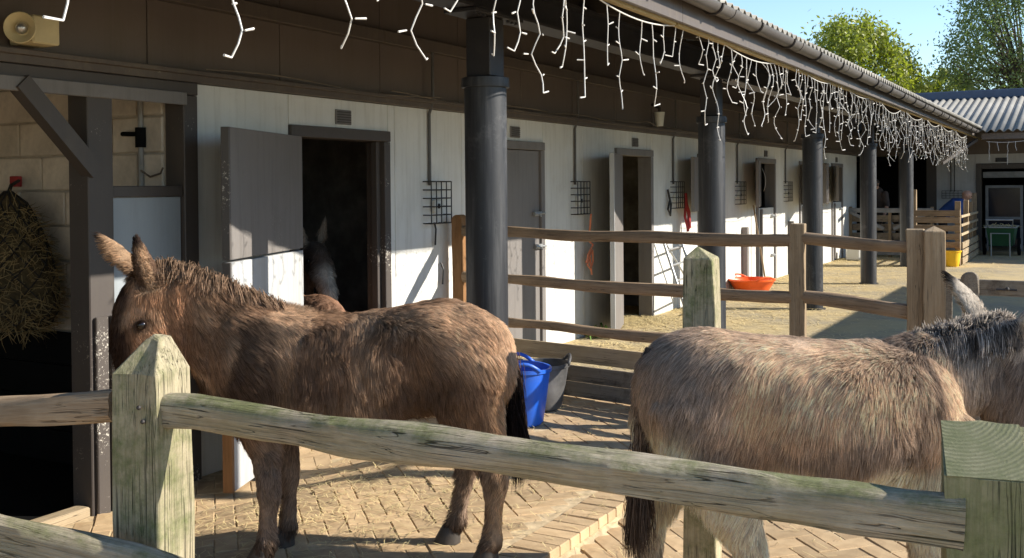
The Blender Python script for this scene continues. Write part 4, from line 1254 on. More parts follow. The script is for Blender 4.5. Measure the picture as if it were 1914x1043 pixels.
def mesh_arrays(me):
    me.calc_loop_triangles()
    nv = len(me.vertices)
    co = np.empty(nv * 3, np.float32); me.vertices.foreach_get('co', co); co = co.reshape(-1, 3).astype(float)
    no = np.empty(nv * 3, np.float32); me.vertices.foreach_get('normal', no); no = no.reshape(-1, 3).astype(float)
    nt = len(me.loop_triangles)
    tr = np.empty(nt * 3, np.int32); me.loop_triangles.foreach_get('vertices', tr); tr = tr.reshape(-1, 3)
    return co, no, tr
def unit(a): return a / (np.linalg.norm(a, axis=-1, keepdims=True) + 1e-9)
def seg_dist(p, a, b):
    a, b = np.array(a, float), np.array(b, float); d = b - a
    t = np.clip(((p - a) @ d) / (d @ d), 0, 1)
    return np.linalg.norm(p - (a + t[:, None] * d), axis=1), t
def make_curves(name, pts, rad, col, nrm, mat, parent):
    """pts (n,k,3), rad (n,k), col (n,k,3): hair curves child"""
    n, k, _ = pts.shape
    c = bpy.data.hair_curves.new(name)
    c.add_curves([k] * n)
    c.points.foreach_set('position', np.ascontiguousarray(pts.reshape(-1), np.float32))
    ra = c.attributes.get('radius') or c.attributes.new('radius', 'FLOAT', 'POINT')
    ra.data.foreach_set('value', np.ascontiguousarray(rad.reshape(-1), np.float32))
    ca = c.attributes.new('fur_col', 'FLOAT_COLOR', 'POINT')
    cc = np.ones((n * k, 4), np.float32); cc[:, :3] = np.clip(col.reshape(-1, 3), 0.002, 0.95)
    ca.data.foreach_set('color', cc.reshape(-1))
    na = c.attributes.new('fur_nrm', 'FLOAT_VECTOR', 'POINT')
    na.data.foreach_set('vector', np.ascontiguousarray(np.repeat(nrm, k, 0).reshape(-1), np.float32))
    c.materials.append(mat)
    o = bpy.data.objects.new(name, c); COL.objects.link(o); o.parent = parent
    return o
def strands(roots, nrm, flow, length, color, seed, lift=0.35, clump=0.6, clump_n=0.04, k=5, r0=0.0011, tipcol=1.45, droop=0.25, wild=0.25, swirl=0.0, shag=0.6):
    g = np.random.default_rng(seed)
    n = len(roots)
    fl = flow - nrm * np.sum(flow * nrm, 1, keepdims=True)
    fl = unit(fl)
    nz = np.stack([vnoise(roots, 9, 1.3), vnoise(roots, 9, 21.7), vnoise(roots, 9, 41.9)], 1) - 0.5
    nz2 = np.stack([vnoise(roots, 30, 3.3), vnoise(roots, 30, 27.7), vnoise(roots, 30, 47.9)], 1) - 0.5
    nz0 = np.stack([vnoise(roots, 3.6, 5.3), vnoise(roots, 3.6, 15.7), vnoise(roots, 3.6, 35.9)], 1) - 0.5
    d = unit(fl + nz0 * swirl + nrm * lift + nz * 1.5 * wild * 2 + nz2 * wild * 1.6 + g.normal(0, 0.10, (n, 3)))
    tip = roots + d * length[:, None]
    tip[:, 2] -= droop * length
    # keep tips outside the hide
    nc = max(20, int(n * clump_n))
    idx = g.choice(n, nc, replace=False)
    kd = kdtree.KDTree(nc)
    for q, i in enumerate(idx): kd.insert(roots[i], q)
    kd.balance()
    near = np.array([kd.find(p)[1] for p in roots])
    gi = idx[near]
    w = clump * g.uniform(0.5, 1.0, n)
    gtip = tip[gi] + (roots - roots[gi]) * 0.25
    tip = tip * (1 - w[:, None]) + gtip * w[:, None]
    mid = roots * 0.5 + tip * 0.5 + nrm * (length * 0.16)[:, None]
    t = np.linspace(0, 1, k)[None, :, None]
    pts = (1 - t) ** 2 * roots[:, None] + 2 * t * (1 - t) * mid[:, None] + t * t * tip[:, None]
    rad = r0 * (1 - 0.8 * np.linspace(0, 1, k)[None, :] ** 1.5) * g.uniform(0.7, 1.3, (n, 1))
    cl = g.uniform(0.86, 1.14, nc)[near]
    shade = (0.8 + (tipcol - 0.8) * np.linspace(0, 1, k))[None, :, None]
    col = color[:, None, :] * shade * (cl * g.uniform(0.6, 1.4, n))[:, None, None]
    gv = g.normal(0, 1, (nc, 3))[near]
    shn = unit(nrm + (nz2 * 1.1 + nz * 0.7 + gv * 0.2) * shag)
    return pts, rad, col, shn

def donkey(name, label, cfg, loc, heading, group=None, nfur=60000, voxel=0.011, scale=1.0):
    root = thing(name, label, 'donkey', loc, group)
    root.rotation_euler = (0, 0, R(heading))
    root.scale = (scale,) * 3
    X, Y, Z = Vector((1, 0, 0)), Vector((0, 1, 0)), Vector((0, 0, 1))
    parts = []
    # torso: rows x, top z, bottom z, half width
    rows = ease(cfg['torso'], 4)
    mb = MB()
    mb.rings([sup_ring((r_[0], 0, (r_[1] + r_[2]) / 2), Y, Z, r_[3], (r_[1] - r_[2]) / 2, 26, 2.25) for r_ in rows]); parts.append(mb)
    # neck: rows x,y,z centre, half depth, half width, axis tilt taken from neighbours
    def loft(rowsN, sideref=Y, e=2.2, n=20):
        rr = ease(rowsN, 4)
        cs = [Vector(q[:3]) for q in rr]
        out = []
        for i, q in enumerate(rr):
            t = (cs[min(i + 1, len(cs) - 1)] - cs[max(i - 1, 0)]).normalized()
            side = (sideref - t * sideref.dot(t)).normalized()
            dep = t.cross(side)
            out.append(sup_ring(cs[i], side, dep, q[4], q[3], n, e))
        return MB().rings(out)
    parts.append(loft(cfg['neck']))
    hside = Vector(cfg.get('head_side', (0, 1, 0))).normalized()
    parts.append(loft(cfg['head'], hside))
    for e_ in cfg['ears']:
        b0, tp, wdt, nrm_ = Vector(e_[0]), Vector(e_[1]), e_[2], Vector(e_[3]).normalized()
        ax = (tp - b0).normalized(); sd = ax.cross(nrm_).normalized(); nn_ = sd.cross(ax)
        rr = []
        for u, w in ((-0.12, 0.5), (0.0, 0.55), (0.15, 0.8), (0.35, 1.0), (0.6, 0.85), (0.8, 0.56), (0.93, 0.28), (1.03, 0.08)):
            c = b0 + (tp - b0) * u + nn_ * (0.012 * math.sin(math.pi * max(u, 0)))
            rr.append(sup_ring(c, sd, nn_, wdt * w, max(0.015, 0.024 * (1 - u * 0.5)), 14, 2))
        parts.append(MB().rings(rr))
    for lg_ in cfg['legs']:
        rr = ease(lg_, 4)
        parts.append(MB().rings([sup_ring((q[0], q[1], q[2]), X, Y, q[3], q[4], 16, 2.1) for q in rr]))
    if 'extra' in cfg:
        for c, r_, s in cfg['extra']: parts.append(MB().sphere(c, r_, 8, s))
    me = body_mesh(parts, voxel)
    if 'sculpt' in cfg:
        co, no, tr = mesh_arrays(me)
        d = np.zeros(len(co))
        for c, r_, a_ in cfg['sculpt']:
            c, r_ = np.array(c, float), np.array(r_, float)
            for sy in (1, -1):
                cc_ = c * np.array([1, sy, 1])
                d += a_ * np.exp(-np.sum(((co - cc_) / r_) ** 2, 1)) * (0.5 if abs(c[1]) < 1e-6 else 1)
        d += (vnoise(co, 7, 2.0) - 0.5) * 0.016 * sstep(0.45, 0.6, co[:, 2])
        co = co + no * d[:, None]
        me.vertices.foreach_set('co', np.ascontiguousarray(co.reshape(-1), np.float32)); me.update()
    co, no, tr = mesh_arrays(me)
    ca = me.attributes.new('fur_col', 'FLOAT_COLOR', 'POINT')
    cc = np.ones((len(co), 4), np.float32); cc[:, :3] = np.clip(cfg['color'](co, no) * 0.8, 0.002, 0.9)
    ca.data.foreach_set('color', cc.reshape(-1))
    me.name = 'body'
    body = bpy.data.objects.new('body', me); me.materials.append(M['hide']); COL.objects.link(body); body.parent = root
    # coat
    if nfur:
        A, B_, C_ = co[tr[:, 0]], co[tr[:, 1]], co[tr[:, 2]]
        ctr = (A + B_ + C_) / 3
        area = np.linalg.norm(np.cross(B_ - A, C_ - A), axis=1)
        wgt = area * cfg.get('density', lambda p: np.ones(len(p)))(ctr)
        cen = np.cumsum(wgt); cen /= cen[-1]
        g = np.random.default_rng(5)
        ti = np.searchsorted(cen, g.random(nfur))
        u, w = g.random(nfur), g.random(nfur); fl = u + w > 1; u[fl] = 1 - u[fl]; w[fl] = 1 - w[fl]
        p = A[ti] + u[:, None] * (B_[ti] - A[ti]) + w[:, None] * (C_[ti] - A[ti])
        nn_ = unit(no[tr[ti, 0]] * (1 - u - w)[:, None] + no[tr[ti, 1]] * u[:, None] + no[tr[ti, 2]] * w[:, None])
        flow = cfg['flow'](p, nn_); ln = cfg['length'](p, nn_) * g.uniform(0.6, 1.2, nfur); cl = cfg['color'](p, nn_)
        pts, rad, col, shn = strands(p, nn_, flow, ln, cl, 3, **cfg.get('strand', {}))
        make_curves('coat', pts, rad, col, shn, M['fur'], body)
    # mane, tail, forelock strands
    for nm, fn in cfg.get('tufts', {}).items():
        p, nn_, flow, ln, cl, kw = fn()
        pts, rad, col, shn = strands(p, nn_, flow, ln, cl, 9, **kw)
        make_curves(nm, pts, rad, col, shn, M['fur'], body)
    # eyes, nostrils, hooves
    for c, r_ in cfg['eyes']:
        MBo = MB().sphere((0, 0, 0), r_, 8).mesh('eye', True)
        o = local('eye', MBo, 'eye', None, (0, 0, 0), Quaternion()); o.parent = body; o.location = c
    for c in cfg['hooves']:
        h = MB().rings([sup_ring((c[0] + dx, c[1], c[2] + z), X, Y, rx, ry, 16, 2.0) for z, rx, ry, dx in ((0.0, 0.060, 0.052, 0.012), (0.012, 0.060, 0.052, 0.011), (0.06, 0.046, 0.042, -0.002), (0.075, 0.04, 0.038, -0.006))])
        o = link('hoof', h.mesh('hoof'), 'hoof'); smooth_by_angle(o.data, 45); o.parent = body
    if 'tail' in cfg:
        t = MB().tube(cfg['tail'][0], cfg['tail'][1], 10).mesh('tail', True)
        o = link('tail', t, cfg['tail'][2]); o.parent = body
    return root, body

def line_pts(pts, n, jitter, seed):
    g = np.random.default_rng(seed)
    a = np.array(pts, float)
    d = np.r_[0, np.cumsum(np.linalg.norm(np.diff(a, axis=0), axis=1))]
    s = g.random(n) * d[-1]
    p = np.stack([np.interp(s, d, a[:, i]) for i in range(3)], 1)
    return p + g.normal(0, 1, (n, 3)) * np.array(jitter), s / d[-1]

# ---- brown donkey, left: side on, head low behind the post (local x forward, y = its left)
K1 = 0.002308
def q1(px, py): return ((690 - px) * K1, 1.6 - (py - 350) * K1)
def t1(px, top, bot, hw):
    x, z1 = q1(px, top); _, z0 = q1(px, bot); return (x, z1, z0, hw)
def c1(p, n_):
    x, y, z = p[:, 0], p[:, 1], p[:, 2]
    base = np.array([0.34, 0.212, 0.132]); lite = np.array([0.60, 0.41, 0.265]); dark = np.array([0.10, 0.065, 0.047]); grey = np.array([0.31, 0.22, 0.16])
    c = np.repeat(base[None], len(p), 0)
    nz = vnoise(p, 5.5, 3) ; nz3 = vnoise(p, 14, 7)
    f = sstep(0.38, 0.6, nz)[:, None]; c = c * (1 - f * 0.75) + lite * f * 0.75
    f = (sstep(0.54, 0.70, vnoise(p, 4.2, 11)) * 0.85)[:, None]; c = c * (1 - f) + dark * f
    # dark barrel behind the shoulder and flank hollow
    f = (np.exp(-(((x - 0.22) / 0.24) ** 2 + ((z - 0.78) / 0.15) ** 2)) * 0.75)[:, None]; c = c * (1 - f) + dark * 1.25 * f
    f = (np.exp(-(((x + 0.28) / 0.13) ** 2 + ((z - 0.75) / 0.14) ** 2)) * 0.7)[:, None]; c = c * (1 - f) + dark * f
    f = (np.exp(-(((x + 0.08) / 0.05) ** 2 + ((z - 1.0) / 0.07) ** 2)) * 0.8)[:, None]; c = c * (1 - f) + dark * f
    # legs grey brown, paler at the back of the thigh
    f = sstep(0.62, 0.42, z)[:, None]; c = c * (1 - f) + grey * f
    f = (sstep(-0.48, -0.58, x) * sstep(0.9, 0.7, z))[:, None]; c = c * (1 - f) + np.array([0.62, 0.42, 0.26]) * f
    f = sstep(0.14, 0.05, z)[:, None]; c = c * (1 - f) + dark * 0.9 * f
    # head: dark forehead and nose, red brown cheek, pale ears inside
    dh, th = seg_dist(p, H1a, H1b)
    f = (sstep(0.22, 0.15, dh))[:, None]
    cheek = np.array([0.44, 0.255, 0.15]); front = np.array([0.09, 0.055, 0.04])
    fx = sstep(0.985, 1.03, x - (z - 0.9) * 0.02)[:, None]
    hc = cheek * (1 - fx) + front * fx
    c = c * (1 - f) + hc * f
    for ea, eb in E1:
        de, te = seg_dist(p, ea, eb)
        f = (sstep(0.07, 0.04, de) * (te > 0.03))[:, None]
        ec = np.array([0.46, 0.30, 0.185])[None] * (1 - sstep(0.8, 0.95, te))[:, None] + np.array([0.05, 0.035, 0.03])[None] * sstep(0.8, 0.95, te)[:, None]
        c = c * (1 - f) + ec * f
    de = np.linalg.norm(p - np.array(EYE1), axis=1)
    f = (sstep(0.06, 0.03, de) * 0.85)[:, None]; c = c * (1 - f) + np.array([0.03, 0.02, 0.016]) * f
    f = (np.exp(-((de - 0.075) / 0.02) ** 2) * (p[:, 2] > EYE1[2]) * 0.6)[:, None]; c = c * (1 - f) + np.array([0.6, 0.4, 0.26]) * f
    e0, e1 = np.array(E1[0][0]), np.array(E1[0][1])
    de, te = seg_dist(p, e0, e1)
    ax_ = unit(e1 - e0); nr_ = unit(np.array([-0.45, 0.85, 0.1])); sd_ = unit(np.cross(ax_, nr_))
    lat = np.abs((p - e0) @ sd_) / 0.04
    front = sstep(0.1, 0.5, n_ @ nr_)
    ear_ = sstep(0.07, 0.05, de) * (te > 0.08)
    f = (ear_ * np.clip(1 - front * (1 - sstep(0.35, 0.7, lat)), 0, 1))[:, None]
    c = c * (1 - f) + np.array([0.17, 0.105, 0.07]) * f
    f = (ear_ * sstep(0.72, 0.9, te))[:, None]
    c = c * (1 - f) + np.array([0.05, 0.034, 0.028]) * f
    return c * (0.8 + 0.4 * nz3)[:, None]
def XZ(px, py, y=0.0):
    x, z = q1(px, py); return (x, y, z)
H1a, H1b = XZ(292, 520), XZ(262, 725, 0.05)
EYE1 = XZ(277, 597, 0.142)
E1 = [(XZ(286, 538, 0.075), XZ(268, 438, 0.14)), (XZ(258, 530, -0.065), XZ(152, 432, -0.12))]
def flow1(p, n_):
    x, y, z = p[:, 0], p[:, 1], p[:, 2]
    f = np.stack([-0.75 + 0 * x, 0 * x, -0.55 - 0.5 * sstep(1.05, 0.75, z)], 1)
    leg = sstep(0.62, 0.45, z)[:, None]
    f = f * (1 - leg) + np.array([0.05, 0, -1.0]) * leg
    dn, tn = seg_dist(p, XZ(440, 640), XZ(310, 545))
    w = (sstep(0.62, 0.8, x))[:, None]
    f = f * (1 - w) + np.array([-0.55, 0, -0.85]) * w
    dh, th = seg_dist(p, H1a, H1b)
    w = sstep(0.23, 0.15, dh)[:, None]
    f = f * (1 - w) + np.array([0.0, 0, -1.0]) * w
    for ea, eb in E1:
        de, te = seg_dist(p, ea, eb)
        w = (sstep(0.08, 0.05, de) * (te > 0.05))[:, None]
        f = f * (1 - w) + unit(np.array(eb) - np.array(ea)) * w
    return f
def len1(p, n_):
    x, z = p[:, 0], p[:, 2]
    l = 0.044 + 0.02 * vnoise(p, 5, 2)
    l = l * (1 - 0.55 * sstep(0.6, 0.4, z))
    l = l * (1 - 0.8 * sstep(0.07, 0.03, np.linalg.norm(p - np.array(EYE1), axis=1)))
    dh, th = seg_dist(p, H1a, H1b)
    l = l * (1 - 0.45 * sstep(0.25, 0.16, dh))
    for ea, eb in E1:
        de, te = seg_dist(p, ea, eb)
        l = l * (1 - 0.35 * sstep(0.08, 0.05, de) * (te > 0.1))
    return l
def leg1(pts, y):
    return [(q1(px, py)[0], y + dy, max(q1(px, py)[1], 0.0), rx, ry) for px, py, rx, ry, dy in pts]
CREST1 = [XZ(275, 492, 0.0), XZ(310, 490), XZ(360, 505), XZ(420, 528), XZ(480, 556), XZ(520, 572)]
def mane1():
    p, s = line_pts(CREST1, 5200, (0.012, 0.022, 0.014), 4)
    n_ = np.tile(np.array([0.0, 0.35, 0.9]), (len(p), 1)); n_ = unit(n_)
    g = np.random.default_rng(2)
    flow = np.tile(np.array([-0.55, 0.75, -0.35]), (len(p), 1)) + g.normal(0, 0.25, (len(p), 3))
    ln = 0.085 * g.uniform(0.5, 1.25, len(p)) * (1 - 0.35 * s)
    cl = np.array([0.44, 0.29, 0.19])[None] * g.uniform(0.5, 1.25, (len(p), 1)); cl[g.random(len(p)) < 0.25] *= 0.3
    return p, n_, flow, ln, cl, dict(lift=0.45, clump=0.75, clump_n=0.025, r0=0.0013, droop=0.8, wild=0.4)
def fore1():
    p, s = line_pts([XZ(262, 512, -0.04), XZ(262, 512, 0.05)], 900, (0.015, 0.02, 0.012), 6)
    g = np.random.default_rng(3)
    n_ = np.tile(unit(np.array([0.5, 0.0, 0.85])), (len(p), 1))
    flow = np.tile(np.array([0.7, 0.0, -0.6]), (len(p), 1)) + g.normal(0, 0.4, (len(p), 3))
    return p, n_, flow, 0.06 * g.uniform(0.5, 1.3, len(p)), np.array([0.32, 0.2, 0.13])[None] * g.uniform(0.6, 1.3, (len(p), 1)), dict(lift=0.5, clump=0.5, r0=0.0012, wild=0.5)
TAIL1 = [XZ(930, 628), XZ(944, 650), XZ(950, 690), XZ(950, 740, 0.005), XZ(952, 790, 0.01)]
def tail1():
    g = np.random.default_rng(8)
    p, s = line_pts(TAIL1[1:], 3800, (0.016, 0.018, 0.012), 8)
    n_ = unit(np.stack([-0.6 + 0 * s, g.normal(0, 0.6, len(s)), 0 * s], 1))
    flow = np.tile(np.array([-0.06, 0, -1.0]), (len(p), 1))
    ln = (0.05 + 0.20 * sstep(0.05, 0.5, s)) * g.uniform(0.6, 1.2, len(p))
    a, b = np.array([0.34, 0.22, 0.14]), np.array([0.03, 0.022, 0.02])
    f = sstep(0.05, 0.35, s)[:, None]
    cl = (a * (1 - f) + b * f) * g.uniform(0.6, 1.4, (len(p), 1))
    return p, n_, flow, ln, cl, dict(lift=0.12, clump=0.6, r0=0.0014, droop=0.1, wild=0.1)
cfg1 = dict(
    torso=[t1(958, 668, 700, 0.02), t1(946, 632, 735, 0.10), t1(922, 600, 765, 0.165), t1(880, 576, 772, 0.20), t1(820, 563, 762, 0.22), t1(760, 570, 765, 0.232), t1(690, 584, 782, 0.245), t1(620, 590, 800, 0.25), t1(550, 584, 815, 0.245), t1(490, 572, 806, 0.215), t1(440, 566, 785, 0.175), t1(400, 585, 755, 0.13), t1(374, 625, 725, 0.06)],
    neck=[(*XZ(470, 665), 0.235, 0.15), (*XZ(430, 640), 0.215, 0.125), (*XZ(385, 605), 0.185, 0.10), (*XZ(345, 572, 0.01), 0.155, 0.088), (*XZ(312, 548, 0.015), 0.13, 0.082)],
    head=[(*XZ(318, 520, 0.0), 0.06, 0.05), (*XZ(300, 530, 0.01), 0.115, 0.085), (*XZ(279, 570, 0.02), 0.15, 0.10), (*XZ(275, 612, 0.03), 0.15, 0.10), (*XZ(270, 658, 0.04), 0.13, 0.085), (*XZ(263, 700, 0.05), 0.085, 0.062), (*XZ(258, 735, 0.055), 0.076, 0.06), (*XZ(255, 758, 0.06), 0.055, 0.05), (*XZ(254, 768, 0.06), 0.02, 0.02)],
    ears=[(E1[0][0], E1[0][1], 0.044, (-0.45, 0.85, 0.1)), (E1[1][0], E1[1][1], 0.046, (-0.35, 0.6, 0.75))],
    legs=[
        leg1([(470, 700, 0.12, 0.075, 0), (478, 770, 0.10, 0.07, 0), (494, 830, 0.063, 0.05, 0), (502, 880, 0.048, 0.043, 0), (503, 912, 0.047, 0.043, 0), (502, 945, 0.034, 0.032, 0), (500, 985, 0.033, 0.032, 0), (497, 1008, 0.044, 0.042, 0), (491, 1024, 0.038, 0.036, 0), (487, 1034, 0.042, 0.04, 0)], 0.115),
        leg1([(470, 700, 0.12, 0.075, 0), (490, 770, 0.10, 0.07, 0), (510, 830, 0.062, 0.05, 0), (519, 880, 0.047, 0.043, 0), (520, 912, 0.046, 0.043, 0), (520, 945, 0.034, 0.032, 0), (519, 985, 0.033, 0.032, 0), (517, 1008, 0.044, 0.042, 0), (512, 1024, 0.038, 0.036, 0), (508, 1034, 0.042, 0.04, 0)], -0.115),
        leg1([(865, 660, 0.17, 0.08, -0.01), (872, 730, 0.15, 0.078, 0), (885, 790, 0.11, 0.065, 0), (905, 840, 0.078, 0.05, 0), (921, 880, 0.058, 0.044, 0), (924, 905, 0.050, 0.042, 0), (921, 940, 0.036, 0.034, 0), (918, 980, 0.035, 0.034, 0), (916, 1008, 0.048, 0.044, 0), (909, 1024, 0.040, 0.038, 0), (905, 1034, 0.042, 0.04, 0)], 0.135),
        leg1([(850, 660, 0.17, 0.08, 0.01), (850, 730, 0.14, 0.078, 0), (852, 790, 0.10, 0.065, 0), (863, 840, 0.073, 0.05, 0), (866, 880, 0.056, 0.044, 0), (864, 905, 0.048, 0.042, 0), (858, 940, 0.036, 0.034, 0), (850, 980, 0.035, 0.034, 0), (843, 1008, 0.048, 0.044, 0), (833, 1022, 0.040, 0.038, 0), (829, 1034, 0.042, 0.04, 0)], -0.135)],
    sculpt=[(XZ(786, 690, 0.2), (0.10, 0.12, 0.11), -0.035), (XZ(745, 640, 0.2), (0.07, 0.1, 0.06), -0.02), (XZ(800, 600, 0.17), (0.07, 0.09, 0.05), 0.022), (XZ(530, 730, 0.2), (0.06, 0.12, 0.16), -0.022), (XZ(470, 690, 0.17), (0.08, 0.12, 0.12), 0.022), (XZ(880, 690, 0.2), (0.12, 0.1, 0.12), 0.02), (XZ(700, 760, 0.2), (0.2, 0.15, 0.07), 0.018), (XZ(410, 650, 0.1), (0.05, 0.1, 0.14), -0.012), (XZ(350, 600, 0.1), (0.03, 0.08, 0.1), -0.02), (XZ(255, 640, 0.1), (0.06, 0.05, 0.05), -0.012)],
    head_side=(-0.45, 0.89, 0.0),
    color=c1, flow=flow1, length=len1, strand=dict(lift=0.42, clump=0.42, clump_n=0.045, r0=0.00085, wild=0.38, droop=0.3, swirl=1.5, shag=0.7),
    density=lambda p: 1 + 0.8 * (p[:, 1] > -0.05) - 0.3 * (p[:, 2] < 0.4),
    eyes=[(Vector(EYE1), 0.022), (Vector(XZ(256, 597, -0.075)), 0.02)],
    hooves=[XZ(489, 1041, 0.115)[:2] + (0.0,), XZ(509, 1041, -0.115)[:2] + (0.0,), XZ(907, 1041, 0.135)[:2] + (0.0,), XZ(831, 1041, -0.135)[:2] + (0.0,)],
    tail=([Vector(q) for q in TAIL1], [0.035, 0.032, 0.024, 0.018, 0.012], 'hair_p'),
    tufts=dict(mane=mane1, forelock=fore1, tail_hair=tail1))
D1c = (3.675, -1.985)
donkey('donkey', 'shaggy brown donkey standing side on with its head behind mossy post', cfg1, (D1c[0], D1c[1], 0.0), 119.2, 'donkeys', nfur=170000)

# ---- grey fawn donkey, right: side on, facing right
K2 = 0.001923
def q2(px, py): return ((px - 1490) * K2, 1.66 - (py - 346) * K2)
def XZ2(px, py, y=0.0):
    x, z = q2(px, py); return (x, y, z)
def t2(px, top, bot, hw):
    x, z1 = q2(px, top); _, z0 = q2(px, bot); return (x, z1, z0, hw)
H2a, H2b = XZ2(1870, 629), XZ2(1923, 834)
E2 = [(XZ2(1868, 625, 0.06), XZ2(1788, 512, 0.08)), (XZ2(1893, 606, -0.07), XZ2(1985, 540, -0.14))]
def c2(p, n_):
    x, y, z = p[:, 0], p[:, 1], p[:, 2]
    base = np.array([0.74, 0.525, 0.355]); grey = np.array([0.48, 0.37, 0.285]); dark = np.array([0.21, 0.155, 0.12]); white = np.array([0.80, 0.68, 0.50])
    c = np.repeat(base[None], len(p), 0)
    nz = vnoise(p, 5, 3)
    f = (sstep(0.45, 0.7, nz) * 0.5)[:, None]; c = c * (1 - f) + grey * f
    f = (sstep(-0.20, -0.42, x) * 0.8)[:, None]; c = c * (1 - f) + grey * 0.85 * f
    f = (sstep(0.90, 0.76, z) * 0.75 * sstep(0.52, 0.3, x))[:, None]; c = c * (1 - f) + dark * f
    f = sstep(0.735, 0.69, z + 0.025 * np.sin(x * 19) - 0.04 * sstep(0.2, 0.5, x))[:, None]; c = c * (1 - f) + white * f
    # pale inside of the haunch
    f = (sstep(-0.33, -0.44, x - (0.72 - z) * 0.3) * sstep(0.90, 0.78, z))[:, None]; c = c * (1 - f) + white * f
    f = (sstep(0.44, 0.52, x) * sstep(1.0, 0.75, z) * 0.75)[:, None]; c = c * (1 - f) + np.array([0.58, 0.43, 0.27]) * f
    # shoulder cross
    f = (np.exp(-((x - (0.405 + 0.10 * (1.1 - z))) / 0.012) ** 2) * sstep(0.85, 0.95, z) * 0.7)[:, None]; c = c * (1 - f) + dark * f
    f = (np.exp(-(y / 0.02) ** 2) * (n_[:, 2] > 0.4) * sstep(0.5, 0.4, x) * 0.5)[:, None]; c = c * (1 - f) + dark * f
    # neck and head grey
    f = sstep(0.49, 0.62, x - 0.35 * (0.95 - z))[:, None]; c = c * (1 - f) + np.array([0.42, 0.355, 0.295]) * f
    dh, th = seg_dist(p, H2a, H2b)
    f = (sstep(0.19, 0.13, dh) * sstep(0.02, 0.2, th))[:, None]; c = c * (1 - f) + np.array([0.27, 0.215, 0.175]) * f
    f = (sstep(0.19, 0.13, dh) * sstep(0.68, 0.85, th))[:, None]; c = c * (1 - f) + np.array([0.68, 0.62, 0.54]) * f
    f = sstep(0.42, 0.30, z)[:, None]; c = c * (1 - f) + np.array([0.55, 0.45, 0.34]) * f
    for ea, eb in E2:
        de, te = seg_dist(p, ea, eb)
        f = (sstep(0.06, 0.04, de) * (te > 0.05))[:, None]
        t_ = sstep(0.75, 0.9, te)[:, None]
        c = c * (1 - f) + (np.array([0.52, 0.45, 0.37]) * (1 - t_) + np.array([0.05, 0.04, 0.035]) * t_) * f
    return c * (0.85 + 0.3 * vnoise(p, 14, 7))[:, None]
def flow2(p, n_):
    x, y, z = p[:, 0], p[:, 1], p[:, 2]
    f = np.stack([-0.30 - 0.4 * sstep(1.0, 1.1, z), 0 * x, -0.8 + 0 * x], 1)
    leg = sstep(0.5, 0.4, z)[:, None]
    f = f * (1 - leg) + np.array([0.0, 0, -1.0]) * leg
    w = sstep(0.55, 0.65, x)[:, None]
    f = f * (1 - w) + np.array([-0.35, 0, -0.9]) * w
    for ea, eb in E2:
        de, te = seg_dist(p, ea, eb)
        w = (sstep(0.08, 0.05, de) * (te > 0.05))[:, None]
        f = f * (1 - w) + unit(np.array(eb) - np.array(ea)) * w
    return f
def len2(p, n_):
    l = 0.046 + 0.02 * vnoise(p, 5, 2)
    l = l * (1 - 0.5 * sstep(0.5, 0.35, p[:, 2])) * (1 + 0.25 * np.exp(-((p[:, 2] - 0.63) / 0.05) ** 2))
    for ea, eb in E2:
        de, te = seg_dist(p, ea, eb)
        l = l * (1 - 0.55 * sstep(0.08, 0.05, de) * (te > 0.1))
    return l
def leg2(pts, y):
    return [(q2(px, 0)[0], y, z, rx, ry) for px, z, rx, ry in pts]
CREST2 = [XZ2(1712, 640), XZ2(1760, 628), XZ2(1800, 619), XZ2(1845, 610), XZ2(1890, 603)]
def mane2():
    p, s = line_pts(CREST2, 5200, (0.012, 0.014, 0.012), 14)
    g = np.random.default_rng(12)
    n_ = np.tile(unit(np.array([0.25, -0.3, 0.8])), (len(p), 1))
    flow = np.tile(np.array([-0.5, -0.45, 0.1]), (len(p), 1)) + g.normal(0, 0.3, (len(p), 3))
    ln = 0.045 * g.uniform(0.5, 1.2, len(p)) * (1 - 0.3 * np.abs(2 * s - 1))
    cl = np.array([0.55, 0.48, 0.41])[None] * g.uniform(0.5, 1.2, (len(p), 1)); cl[g.random(len(p)) < 0.2] *= 0.4
    return p, n_, flow, ln, cl, dict(lift=1.6, clump=0.45, clump_n=0.04, r0=0.0012, droop=0.0, wild=0.3)
def mane2b():
    g = np.random.default_rng(22)
    p, s = line_pts([(a, b - 0.075, c_ - 0.03) for a, b, c_ in CREST2], 2600, (0.012, 0.008, 0.02), 24)
    n_ = np.tile(unit(np.array([0.25, -0.8, 0.4])), (len(p), 1))
    flow = np.tile(np.array([-0.25, -0.1, -1.0]), (len(p), 1)) + g.normal(0, 0.15, (len(p), 3))
    ln = 0.058 * g.uniform(0.4, 1.2, len(p))
    lock = (np.sin(s * 62 + 3 * np.sin(s * 17)) > -0.1)
    cl = np.where(lock[:, None], np.array([[0.10, 0.09, 0.085]]), np.array([[0.42, 0.37, 0.33]])) * g.uniform(0.6, 1.3, (len(p), 1))
    return p, n_, flow, ln, cl, dict(lift=0.2, clump=0.7, clump_n=0.02, r0=0.0012, droop=0.2, wild=0.12)
TAIL2 = [XZ2(1222, 652), XZ2(1208, 690), XZ2(1204, 760, -0.01), XZ2(1198, 850, -0.01), XZ2(1193, 930, -0.01)]
